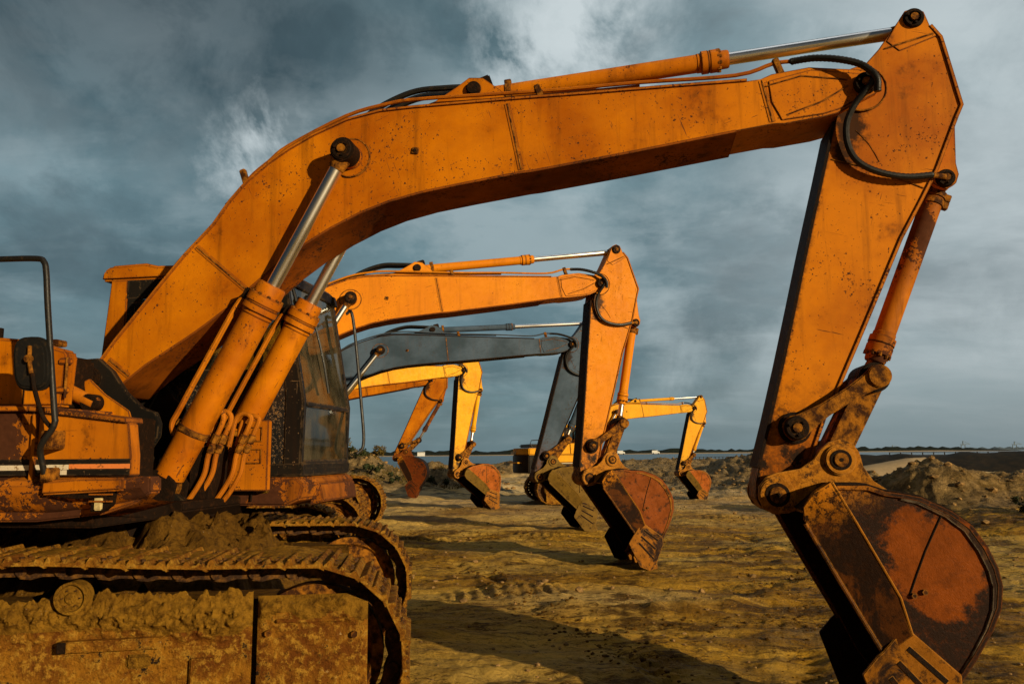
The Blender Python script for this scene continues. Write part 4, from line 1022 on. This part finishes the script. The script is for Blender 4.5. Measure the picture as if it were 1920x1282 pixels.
def rail_mesh():
    mb = MB(); mb.tube([(-.30, -1.5, 2.755), (-.059, -1.5, 2.752), (.165, -1.5, 2.745), (.215, -1.5, 2.725), (.235, -1.5, 2.66), (.262, -1.5, 2.45), (.343, -1.5, 1.90), (.352, -1.5, 1.85), (.335, -1.5, 1.80), (.285, -1.5, 1.73), (.262, -1.48, 1.68), (.262, -1.44, 1.57)], .0165, 'rubber', 12, 5)
    mb.box(.235, .30, -1.46, -1.34, 1.70, 1.80, 'rust_brown', .006); mb.box(.24, .29, -1.45, -1.35, 1.53, 1.60, 'rust_brown', .006); mb.tube([(-.30, -1.5, 2.755), (-.42, -1.5, 2.74), (-.45, -1.48, 2.6), (-.46, -1.42, 1.95)], .0165, 'rubber', 12, 5)
    return mb.mesh('handrail')

def axis_mat(a, b, y=0):
    """frame at a (x,z) with local x toward b"""
    ang = atan2(b[1] - a[1], b[0] - a[0])
    return Matrix.Translation((a[0], y, a[1])) @ Matrix.Rotation(-ang, 4, 'Y')
def rot2(v, a): return (v[0] * cos(a) - v[1] * sin(a), v[0] * sin(a) + v[1] * cos(a))

def cylinder(root, kind, a, b, y, L, r, rg, rr, p, clamps=(.4,), coll=.22, extra=None, eye=(.07, .09)):
    d = hypot(b[0] - a[0], b[1] - a[1])
    me = cached((kind, p), lambda: cyl_mesh(L, r, rg, p, coll, clamps))
    o = link(kind, me, root, axis_mat(a, b, y))
    rod = link('piston_rod', cached(('rod', rr), lambda: rod_mesh(rr)), o, Matrix.Translation((L - .03, 0, 0)) @ Matrix.Diagonal((max(.05, d - L + .03 - eye[0] * .6), 1, 1, 1)))
    link('rod_eye', cached(('eye',) + eye, lambda: rod_eye_mesh(*eye)), o, Matrix.Translation((d, 0, 0)))
    return o

def excavator(label, p, ox, oy, yaw, a, b, c, kb=1, ks=1, s=1, uyaw=0, us=1.0, bucket=('bucket_side', 'bucket_dark', 'bucket_worn'), pr=None, detail=False, pc=None, bdetail=None):
    pr = pr or p; pc = pc or p
    root = bpy.data.objects.new('excavator', None); COL.objects.link(root)
    root.location = (ox, oy, 0); root.rotation_euler = (0, 0, radians(-yaw)); root.scale = (s, s, s)
    root['label'] = label; root['category'] = 'excavator'; root['group'] = 'excavators lined up on the wet sand'
    P = lambda name, me, mat=None, par=root: link(name, me, par, mat)
    A, B_, C_ = radians(a), radians(b), radians(c)
    foot = (-.32, 2.2)
    add = lambda u, v: (u[0] + v[0], u[1] + v[1])
    tip = add(foot, rot2((BL * kb, 0), A)); cp = add(foot, rot2((CYLP[0] * kb, CYLP[1]), A)); ab = add(foot, rot2((ARMB[0] * kb, ARMB[1]), A))
    Sp = lambda v: add(tip, rot2((v[0] * ks, v[1]), B_))
    st, se, bc, hb = Sp(ST_TOP), Sp((SL, 0)), Sp(BC), Sp(HB)
    b2 = add(se, rot2((.43, 0), C_))
    dx, dz = b2[0] - hb[0], b2[1] - hb[1]; D = hypot(dx, dz)
    if abs(H_LEN - LK) < D < H_LEN + LK:
        xx = (D * D + H_LEN ** 2 - LK ** 2) / (2 * D); yy = sqrt(H_LEN ** 2 - xx * xx); rp = (hb[0] + dx / D * xx - dz / D * yy, hb[1] + dz / D * xx + dx / D * yy)
    else: rp = (hb[0] + dx / D * H_LEN, hb[1] + dz / D * H_LEN)
    # boom
    Mb = Matrix.Translation((foot[0], 0, foot[1])) @ Matrix.Rotation(-A, 4, 'Y') @ Matrix.Diagonal((kb, 1, 1, 1))
    boom = P('boom', cached(('boom', p), lambda: boom_mesh(p)), Mb)
    link('pin', cached(('pin', .07, .405), lambda: pin_mesh(.075, .405)), boom, Matrix.Translation((CYLP[0], 0, CYLP[1])))
    link('pin', cached(('pin', .065, .27), lambda: pin_mesh(.072, .275)), boom, Matrix.Translation((BL, 0, 0)))
    def hoses1():
        mb = MB()
        mb.tube([(.60, -.19, .522), (.835, -.19, .660), (1.11, -.19, .80), (1.435, -.19, 1.01), (1.63, -.19, 1.085), (1.8, -.19, 1.14), (2.27, -.19, 1.185), (2.58, -.19, 1.150), (2.78, -.19, 1.10), (3.254, -.19, .935), (3.742, -.19, .765), (4.252, -.19, .60), (4.85, -.19, .395), (5.10, -.19, .375), (5.24, -.19, .335)], .014, p, 8, 4)
        mb.tube([(1.2, -.12, .93), (1.8, -.12, 1.14), (2.27, -.12, 1.175), (2.78, -.12, 1.07), (3.254, -.14, .915), (3.742, -.15, .75), (4.252, -.15, .59)], .014, p, 8, 4)
        for x, z in ((1.42, 1.03), (5.12, .33), (3.6, .79)): mb.box(x - .022, x + .022, -.21, -.17, z - .05, z + .07, 'rust_brown', .006)
        return mb.mesh('steel_pipe')
    link('steel_pipe', cached(('pipe', p), hoses1), boom)
    def hoses2():
        mb = MB()
        mb.tube([(5.21, -.19, .34), (5.226, -.2, .335), (5.34, -.24, .285), (5.46, -.28, .20), (5.56, -.30, .105), (5.60, -.32, -.01), (5.575, -.31, -.10)], .021, 'rubber', 10, 12, .12)
        return mb.mesh('hydraulic_hose')
    link('hydraulic_hose', cached('hose1', hoses2), boom)
    def hoses3():
        mb = MB()
        for k, (dz_, yy_) in enumerate(((0, -.05), (-.02, .03), (.02, .08))):
            mb.tube([(2.25, yy_, 1.14), (2.45, yy_, 1.22 + dz_), (2.75, yy_, 1.24 + dz_), (3.0, yy_, 1.17 + dz_), (3.25, yy_ * .5, 1.085)], .022, 'rubber', 8, 6)
        mb.box(3.22, 3.32, -.07, .07, 1.06, 1.14, 'grease', .01)
        return mb.mesh('hydraulic_hose')
    link('hydraulic_hose', cached('hose3', hoses3), boom)
    # stick
    Ms = Matrix.Translation((tip[0], 0, tip[1])) @ Matrix.Rotation(-B_, 4, 'Y') @ Matrix.Diagonal((ks, 1, 1, 1))
    stick = P('stick', cached(('stick', p), lambda: stick_mesh(p)), Ms)
    for v, r_, h_ in ((ST_TOP, .066, .19), (BC, .058, .15), (HB, .075, .265), ((SL, 0), .06, .20)):
        link('pin', cached(('pin', r_, h_), lambda: pin_mesh(r_, h_)), stick, Matrix.Translation((v[0], 0, v[1])))
    def hose4():
        mb = MB()
        mb.tube([(-.03, -.30, .05), (.06, -.28, .01), (.15, -.25, -.035), (.27, -.225, -.055), (.40, -.21, -.02), (.50, -.21, .06), (.545, -.21, .19), (.545, -.205, .36), (.50, -.20, .52)], .020, 'rubber', 10, 12, .12)
        mb.cyl((.50, -.20, .52), (.485, -.17, .60), .017, 'rust_brown', seg=10)
        return mb.mesh('hydraulic_hose')
    link('hydraulic_hose', cached('hose4', hose4), stick)
    # linkage and bucket
    for y in (-.21, .21):
        P('link_arm', cached(('la', 1), lambda: link_arm_mesh(H_LEN)), axis_mat(hb, rp, y))
    P('bucket_link', cached('bl', lambda: bucket_link_mesh(LK)), axis_mat(rp, b2, 0))
    Mk = Matrix.Translation((se[0], 0, se[1])) @ Matrix.Rotation(-C_, 4, 'Y')
    bk = P('bucket', cached(('bucket',) + bucket, lambda: bucket_mesh(*bucket)), Mk)
    for y in (-.42, -.21, 0, .21, .42): link('tooth', cached(('tooth', bucket[2]), lambda: tooth_mesh(bucket[2])), bk, Matrix.Translation((0, y, 0)))
    for y in (-1, 1): link('side_cutter', cached(('cut', y, bucket[2]), lambda: cutter_mesh(y, bucket[2] if y < 0 else 'grease', bucket[1])), bk)  # far cutter coloured black, its shade put into the material
    # cylinders
    for y in (-.325, .325):
        o = cylinder(root, 'boom_cylinder', (.27, 1.46), cp, y, 1.53, .100, .120, .046, p, (.27,), .24, eye=(.085, .075))
        def bt():
            mb = MB(); mb.tube([(1.40, 0, .13), (1.30, 0, .165), (1.0, 0, .17), (.5, 0, .17), (.38, 0, .165), (.32, 0, .11)], .020, p, 8, 5); mb.box(1.36, 1.44, -.03, .03, .10, .16, 'grease', .008); return mb.mesh('steel_pipe')
        link('steel_pipe', cached(('bcpipe', p), bt), o)
    cylinder(root, 'arm_cylinder', ab, st, 0, 1.775, .062, .078, .043, p, (.13,), .22, eye=(.065, .07))
    cylinder(root, 'bucket_cylinder', bc, rp, 0, min(1.24, hypot(rp[0] - bc[0], rp[1] - bc[1]) - .10), .066, .082, .040, 'paint_rust_heavy' if p == 'paint_orange' else pr, (.06, .1), .2, eye=(.072, .08))
    # U-bend pipes between the boom cylinders
    def ubends():
        mb = MB()
        for k, (x0, y_) in enumerate(((.47, -.13), (.50, -.08), (.60, .02), (.635, .07))):
            z0 = 1.965 - .012 * k
            mb.tube([(x0 - .06, y_, 1.72), (x0 - .02, y_, 1.90), (x0 + .03, y_, z0 + .01), (x0 + .085, y_, z0), (x0 + .10, y_, 1.90), (x0 + .05, y_, 1.78), (x0 + .0, y_, 1.66), (x0 - .03, y_, 1.52), (x0 - .13, y_, 1.36), (x0 - .22, y_, 1.28)], .0185, pr, 10, 6)
            mb.cyl((x0 + .035, y_, 1.745), (x0 + .06, y_, 1.80), .028, 'rust_brown', seg=6); mb.cyl((x0 + .01, y_, 1.68), (x0 + .03, y_, 1.73), .025, 'rust_brown', seg=10)
        return mb.mesh('steel_pipe')
    P('steel_pipe', cached(('ub', pr), ubends))
    # upper structure
    prb = 'paint_rust_heavy' if detail else pr
    P('main_frame', cached(('deck', p, pr), lambda: deck_mesh(p, pr)))
    cabt = P('side_cabinet', cached(('cabinet', pr, prb), lambda: cabinet_mesh(pr, prb)))
    link('decal_stripe', cached('stripe', stripe_mesh), cabt)
    sk = P('skirt', cached(('skirt', prb, p), lambda: skirt_mesh(prb, pr)))
    link('lamp', cached('lamp', lamp_mesh), sk)
    P('fuel_tank', cached(('tank', p), lambda: tank_mesh(p)))
    P('engine_hood', cached(('hood', p), lambda: hood_mesh(p, pr)))
    P('counterweight', cached(('cw', p), lambda: cw_mesh(p)))
    mr = P('mirror', cached('mirror', mirror_mesh)); link('mirror_bracket', cached('mbr', bracket_mesh), mr)
    P('handrail', cached('rail', rail_mesh))
    cab = P('cab', cached(('cab', pc), lambda: cab_mesh(pc, pr)))
    link('cab_roof', cached(('roof', pc), lambda: roof_mesh(pc)), cab)
    y0, y1 = .37, 1.33
    panes = [[(.935, y0 + .03, 2.06), (.935, y1 - .03, 2.06), (.765, y1 - .03, 2.99), (.765, y0 + .03, 2.99)],
             [(.925, y0 + .03, 1.61), (.925, y1 - .03, 1.61), (.935, y1 - .03, 2.02), (.935, y0 + .03, 2.02)],
             [(-.46, y0, 2.33), (.06, y0, 2.31), (.06, y0, 2.92), (-.45, y0, 2.92)], [(.13, y0, 2.31), (.80, y0, 2.3), (.73, y0, 2.96), (.13, y0, 2.93)],
             [(-.46, y1, 2.33), (.06, y1, 2.31), (.06, y1, 2.92), (-.45, y1, 2.92)], [(.13, y1, 2.31), (.80, y1, 2.3), (.73, y1, 2.96), (.13, y1, 2.93)],
             [(-.72, y0 + .05, 2.32), (-.72, y1 - .05, 2.32), (-.68, y1 - .05, 2.98), (-.68, y0 + .05, 2.98)]]
    for i, pv in enumerate(panes): link('window', cached(('pane', i), lambda: pane_mesh(pv)), cab)
    link('seat', cached('seat', seat_mesh), cab)
    P('cab_ledge', cached(('fore', pr), lambda: fore_mesh('paint_rust_heavy' if 'orange' in p else pr, p))); P('step_panel', cached(('valve', pr), lambda: valve_mesh(pr)))
    # undercarriage
    Mu = Matrix.Rotation(radians(-(uyaw - yaw)), 4, 'Z') @ Matrix.Scale(us, 4)
    P('carbody', cached('carbody', carbody_mesh), Mu)
    for y in (-1.30, 1.30):
        mir = Matrix.Diagonal((1, -1, 1, 1)) if y > 0 else Matrix.Identity(4)
        tr = P('track', cached('track', lambda: track_mesh('rust_mud')), Mu @ Matrix.Translation((0, y, 0)))
        link('mud_cake', cached(('cake', y > 0), lambda: mud_cake_mesh(3 + (y > 0) * 5)), tr)
        link('side_frame', cached('sframe', lambda: frame_mesh(2.0)), tr, mir)
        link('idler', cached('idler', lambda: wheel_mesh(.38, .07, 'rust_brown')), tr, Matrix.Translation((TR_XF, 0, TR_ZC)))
        link('sprocket', cached('sprocket', sprocket_mesh), tr, mir @ Matrix.Translation((TR_XR, 0, TR_ZC)))
        for xx in (-.95, .08): link('roller', cached('croller', lambda: wheel_mesh(.082, .05, 'mud')), tr, mir @ Matrix.Translation((xx, -.215, .93)))
        for k in range(7): link('roller', cached('roller', lambda: wheel_mesh(.09, .10, 'chain_steel')), tr, Matrix.Translation((-1.05 + k * .36, 0, .21)))
    return root

for nm in ('paint_orange', 'paint_orange_rusty', 'paint_orange_bright', 'paint_yellow', 'paint_yellow_pale'):
    MATS[nm + '_edge'] = MATS['paint_orange_rusty']
MATS['paint_grey_edge'] = MATS['grease']
# black paint with dried splashes of mud
m, t, b, v = material('paint_black_mud')
n = t.ramp(t.math('ADD', t.noise(v, 60, 5, .75), t.math('MULTIPLY', t.noise(v, 4, 4), .12)), .62, .66)
t.set(b.inputs['Base Color'], t.mix(n, (0.010, 0.009, 0.008), (0.20, 0.10, 0.025))); b.inputs['Roughness'].default_value = .5
bump(t, b, n, .5, .004)

# stick paint: oil run below the boom pin, paint worn away round the linkage
for nm in ('paint_orange', 'paint_orange_bright', 'paint_yellow', 'paint_yellow_pale', 'paint_grey'):
    m = MATS[nm].copy(); m.name = nm + '_stick'; MATS[nm + '_stick'] = m; t = NT(m.node_tree); b = t.n['Principled BSDF']
    src = b.inputs['Base Color'].links[0].from_socket
    tcn = [x for x in t.n if x.type == 'TEX_COORD'][0]; ov = tcn.outputs['Object']
    sp = t.new('ShaderNodeSeparateXYZ'); t.set(sp.inputs[0], ov); n1_ = t.noise(ov, 7, 8, .72); n2_ = t.noise(ov, 30, 6, .75)
    low = t.ramp(t.math('ADD', sp.outputs[0], t.math('MULTIPLY', n1_, .9)), 2.35, 3.0)
    c = t.mix(t.math('MULTIPLY', low, t.ramp(n2_, .36, .56)), src, (0.12, 0.038, 0.005))
    c = t.mix(t.math('MULTIPLY', low, t.ramp(n1_, .52, .57)), c, (0.016, 0.008, 0.004))
    dv = t.new('ShaderNodeVectorMath', operation='DISTANCE'); t.set(dv.inputs[0], t.vscale(ov, (.62, .3, 1.5))); dv.inputs[1].default_value = (.14, 0, -.02)
    oil = t.ramp(t.math('ADD', dv.outputs['Value'], t.math('MULTIPLY', t.math('SUBTRACT', n1_, .5), .55)), .20, .12)
    c = t.mix(t.math('MULTIPLY', oil, .93), c, (0.018, 0.008, 0.003))
    ed = t.ramp(t.math('ADD', sp.outputs[2], t.math('MULTIPLY', n1_, .10)), -.035, -.075)
    c = t.mix(t.math('MULTIPLY', ed, t.ramp(n2_, .42, .52)), c, (0.03, 0.012, 0.004))
    t.set(b.inputs['Base Color'], c)

E1 = excavator('nearest and largest orange excavator, its boom arching over the picture, mud-caked track at left', 'paint_orange',
               -2.571, 5.809, 8.6, 18.65, -104.8, 28.77, uyaw=-7, us=1.0, pr='paint_orange_rusty', detail=True)
E2 = excavator('second largest orange excavator, its smooth rust red bucket on the sand beneath the foreground boom', 'paint_orange_bright',
               -3.899, 10.777, -12.55, 19.17, -95.3, 35.86, 1.073, 1.074, 1.003, uyaw=-7, bucket=('bucket_plain', 'bucket_dark', 'bucket_worn'))
E3 = excavator('blue grey excavator with a muddy ochre bucket, only grey one in the row', 'paint_grey',
               -4.785, 16.257, -11.3, 15.085, -105.5, 47.4, 1.186, 1.08, 1.024, uyaw=-2, us=1.08, bucket=('bucket_ochre', 'bucket_ochre', 'bucket_ochre'))
E4 = excavator('bright yellow excavator with a near vertical stick, seen under the blue grey boom', 'paint_yellow',
               -6.096, 21.734, -25.8, 19.38, -94.0, 52.3, 1.0, 1.123, 1.026, uyaw=-20, bucket=('bucket_orange', 'bucket_ochre', 'bucket_worn'))
E5 = excavator('small orange excavator far back at left with a slanting stick and dark red bucket', 'paint_orange',
               -8.096, 29.448, -.73, 21.085, -114.06, 29.1, 1.003, 1.115, 1.043, uyaw=-2, bucket=('bucket_red', 'bucket_dark', 'bucket_red'))
E6 = excavator('small yellow excavator standing apart right of the row, orange bucket, black and yellow counterweight', 'paint_yellow_pale',
               2.278, 27.561, -10.5, 17.03, -104.5, 39.7, 1.001, 1.053, .833, uyaw=-8, us=1.05, bucket=('bucket_orange', 'bucket_ochre', 'bucket_worn'))

# ------------------------------------------------------------------ scattered stones (uncountable)
def stones(name, n, fx, rmin, rmax, m, seed, kind='stuff'):
    rs = np.random.RandomState(seed); V = []; Fc = []
    ico = bmesh.new(); bmesh.ops.create_icosphere(ico, subdivisions=1, radius=1); iv = np.array([v.co[:] for v in ico.verts]); fi = [[v.index for v in f.verts] for f in ico.faces]; ico.free()
    P_ = np.array([fx(rs) for _ in range(n)]); H_ = height(P_[:, 0], P_[:, 1])
    for k in range(n):
        r = rmin + (rmax - rmin) * rs.rand() ** 3; d = iv * (1 + .35 * (rs.rand(len(iv), 1) - .5)) * np.array([1, .6 + .6 * rs.rand(), .4 + .4 * rs.rand()]) * r
        a = rs.rand() * 6.28; ca, sa = cos(a), sin(a); d = np.stack([d[:, 0] * ca - d[:, 1] * sa, d[:, 0] * sa + d[:, 1] * ca, d[:, 2]], 1)
        V.append(d + np.array([P_[k, 0], P_[k, 1], H_[k] + r * .15])); Fc += [[q + len(iv) * k for q in f] for f in fi]
    me = bpy.data.meshes.new(name); me.from_pydata(np.vstack(V).tolist(), [], Fc); me.materials.append(MATS[m]); me.update()
    link(name, me, kind=kind)
def polar(r0, r1, a0, a1):
    def f(rs):
        r = r0 * (r1 / r0) ** rs.rand(); a = radians(a0 + (a1 - a0) * rs.rand()); return (r * sin(a), r * cos(a))
    return f
stones('pebbles', 2600, polar(4.5, 22, -40, 40), .004, .028, 'rock', 1)
stones('clods', 700, polar(8, 60, -38, 38), .012, .06, 'rock', 2)
def along_ruts(rs):
    pts, w, _ = RUTS[rs.randint(len(RUTS))]; k = rs.randint(len(pts) - 1); u = rs.rand(); off = rs.randn() * w * 2.2
    (ax, ay), (bx, by) = pts[k], pts[k + 1]; l = hypot(bx - ax, by - ay)
    return (ax + (bx - ax) * u - (by - ay) / l * off, ay + (by - ay) * u + (bx - ax) / l * off)
stones('crumbled_clay', 3000, along_ruts, .006, .028, 'mud_dark', 5)
def near_mounds(rs):
    m_ = MOUNDS[rs.randint(len(MOUNDS))]; a = rs.rand() * 6.28; q = rs.rand() ** .5 * 1.3; return (m_[0] + m_[2] * q * cos(a), m_[1] + m_[3] * q * sin(a))
stones('rubble', 1500, near_mounds, .02, .13, 'rock', 3)

# ------------------------------------------------------------------ bushes
def bush(x, y, w, h, n, m, label, seed, leaf=.10, group=None):
    rs = np.random.RandomState(seed); mb = MB(); b = bmesh.new(); z0 = gz(x, y)
    root = bpy.data.objects.new('bush', None); COL.objects.link(root); root.location = (x, y, z0 - .05)
    root['label'] = label; root['category'] = 'bush'
    if group: root['group'] = group
    nodes = [(rs.uniform(-w, w) * .8, rs.uniform(-w, w) * .6, h * rs.uniform(.25, .85), rs.uniform(.18, .42) * min(w, h)) for _ in range(max(6, n // 90))]
    for k in range(n):
        cx_, cy_, cz_, cr = nodes[rs.randint(len(nodes))]; d = rs.randn(3); d /= np.linalg.norm(d); q = cr * rs.uniform(.5, 1.1)
        p = np.array([cx_, cy_, cz_]) + d * q; p[2] = max(p[2], .02); s = leaf * rs.uniform(.5, 1.3); u = rs.randn(3); u /= np.linalg.norm(u); v_ = np.cross(u, d); v_ /= np.linalg.norm(v_) + 1e-6
        q4 = [p - u * s * .5, p + v_ * s * .28, p + u * s * .6, p - v_ * s * .28]; b.faces.new([b.verts.new(c) for c in q4])
    mb.merge(b, m); link('foliage', mb.mesh('foliage'), root)
    st = MB()
    for cx_, cy_, cz_, cr in nodes: st.tube([(0, 0, -.05), (cx_ * .4, cy_ * .4, cz_ * .5), (cx_, cy_, cz_)], .012, 'timber_dark', 5, 2)
    link('stem', st.mesh('stem'), root)
BL_ = [(-8.3, 36.2, 1.0, .9, 1100, 'leaf_dry', 'yellow brown bush on the berm just right of the foreground cab', 11), (-7.1, 35.2, .8, .6, 800, 'leaf_green', 'dark green low bush at the foot of the berm beside the crawler track', 12),
       (-6.4, 36.2, .7, .5, 600, 'leaf_dry', 'small dry bush on the berm left of the farthest left bucket', 13), (-6.2, 34.0, .9, .45, 700, 'leaf_green', 'dark low bush in front of the berm near the dark red bucket', 14),
       (-4.5, 33.6, .9, .45, 700, 'leaf_green', 'dark low bush behind the dark red bucket on the left', 15), (-3.1, 33.6, 1.0, .42, 700, 'leaf_green', 'dark low bush between the dark red bucket and the yellow stick', 16),
       (10.9, 17.0, .62, .42, 1300, 'leaf_green', 'dark green bush growing on the rubble beside the foreground bucket', 17)]
for a in BL_: bush(*a[:6], a[6], a[7], leaf=.10 if a[0] < 0 else .055)
# short dry grass on the left berm
rs = np.random.RandomState(21); b = bmesh.new(); GR = []
for k in range(5200):
    x = rs.uniform(-10, -1.5); y = rs.uniform(33, 39.5)
    if sf(x * .8, y * .8, 3) < -.02: continue
    GR.append((x, y, rs.uniform(.05, .17), rs.uniform(-.05, .05), rs.uniform(-.04, .04)))
GR = np.array(GR); GZ = height(GR[:, 0], GR[:, 1])
for (x, y, hgt, dx_, dy_), z in zip(GR.tolist(), GZ.tolist()):
    b.faces.new([b.verts.new((x - .02, y, z - .02)), b.verts.new((x + .02, y, z - .02)), b.verts.new((x + dx_, y + dy_, z + hgt))])
mb = MB(); mb.merge(b, 'leaf_dry'); link('dry_grass', mb.mesh('dry_grass'), kind='stuff')

# ------------------------------------------------------------------ jetty on piles
def jetty(label, x0, y0, x1, y1, n, zt):
    root = bpy.data.objects.new('jetty', None); COL.objects.link(root); ang = atan2(y1 - y0, x1 - x0); L = hypot(x1 - x0, y1 - y0)
    root.location = (x0, y0, 0); root.rotation_euler = (0, 0, ang); root['label'] = label; root['category'] = 'jetty'
    mb = MB(); mb.box(0, L, -1.5, 1.5, zt - .25, zt, 'timber_dark'); link('deck', mb.mesh('deck'), root)
    mb = MB(); mb.box(0, L, -1.45, -1.38, zt + .30, zt + .36, 'timber_dark')
    for k in range(n): mb.box(L * k / n, L * k / n + .1, -1.45, -1.38, zt, zt + .36, 'timber_dark')
    link('railing', mb.mesh('railing'), root)
    pm = MB(); pm.cyl((0, 0, -3), (0, 0, zt - .2), .16, 'timber_dark', seg=8); pm = pm.mesh('pile')
    for k in range(n):
        link('pile', pm, root, Matrix.Translation((L * (k + .5) / n, -1.2, 0)))
jetty('long low dark jetty on piles beyond the yellow stick on the right', 26, 128, 40, 130, 22, .55)
jetty('long dark jetty over the water at the far right edge under the horizon', 46, 100, 110, 104, 46, 1.05)

# ------------------------------------------------------------------ harbour cranes and far vans
def crane(x, y, h, label):
    root = bpy.data.objects.new('harbour_crane', None); COL.objects.link(root); root.location = (x, y, 2); root['label'] = label; root['category'] = 'crane'; root['group'] = 'cranes on the far harbour'
    mb = MB()
    for sx in (-6, 6): mb.box(sx - .7, sx + .7, -1, 1, 0, h * .55, 'far_grey')
    mb.box(-7, 7, -1, 1, h * .5, h * .55, 'far_grey'); link('portal', mb.mesh('portal'), root)
    mb = MB(); mb.box(-1, 1, -1, 1, h * .55, h, 'far_grey'); mb.box(-8, 22, -.8, .8, h * .62, h * .67, 'far_grey'); mb.tube([(0, 0, h), (20, 0, h * .66)], .5, 'far_grey', 4, 0); link('jib', mb.mesh('jib'), root)
for x, y, h, l in ((1400, 2500, 52, 'faint grey harbour crane on the right horizon above the dark embankment'), (1180, 2500, 30, 'faint low harbour crane left of the tall one on the right horizon'),
                   (1560, 2500, 46, 'faint harbour crane rightmost on the horizon'), (1000, 2500, 28, 'faint low harbour crane nearest the foreground bucket cylinder')): crane(x, y, h * .5, l)
def van(x, y, yaw, label):
    root = bpy.data.objects.new('white_van', None); COL.objects.link(root); root.location = (x, y, .9); root.rotation_euler = (0, 0, yaw); root.scale = (.62, .62, .62); root['label'] = label; root['category'] = 'van'; root['group'] = 'white vans on the far shore road'
    mb = MB(); mb.prism([(-3, .5), (-3, 2.9), (1.6, 2.9), (2.2, 2.0), (3, 1.7), (3.1, .5)], -1, 1, 'white_paint', .08); link('body', mb.mesh('body'), root)
    mb = MB(); mb.prism([(1.3, 2.0), (1.5, 2.7), (1.75, 2.6), (2.15, 2.0)], -1.02, 1.02, 'paint_black'); link('window', mb.mesh('window'), root)
    for wx in (-2, 2):
        mb = MB(); mb.cyl((wx, -1.02, .5), (wx, 1.02, .5), .5, 'paint_black', seg=14); link('wheel', mb.mesh('wheel'), root)
van(70, 395, 0, 'right-hand of two tiny white vans on the far shore, right of the rust red bucket'); van(53, 395, 0, 'left-hand of two tiny white vans on the far shore, directly above the rust red bucket')
def house(x, y, w, h, label):
    root = bpy.data.objects.new('shore_building', None); COL.objects.link(root); root.location = (x, y, 2); root['label'] = label; root['category'] = 'building'
    mb = MB(); mb.box(-w / 2, w / 2, -5, 5, -3, h, 'white_paint'); link('wall', mb.mesh('wall'), root)
    mb = MB(); mb.box(-w / 2 - .5, w / 2 + .5, -5.5, 5.5, h, h + .8, 'far_grey'); link('roof', mb.mesh('roof'), root)
    mb = MB()
    for k in range(5): mb.box(-w / 2 + w * (k + .35) / 5, -w / 2 + w * (k + .65) / 5, -5.08, -5, h * .35, h * .65, 'far_grey')
    link('window', mb.mesh('window'), root)
house(-160, 1400, 12, 4, 'small white building on the far shore right of the farthest left bucket'); house(-345, 1400, 14, 4, 'small white building on the far shore behind the berm bushes')
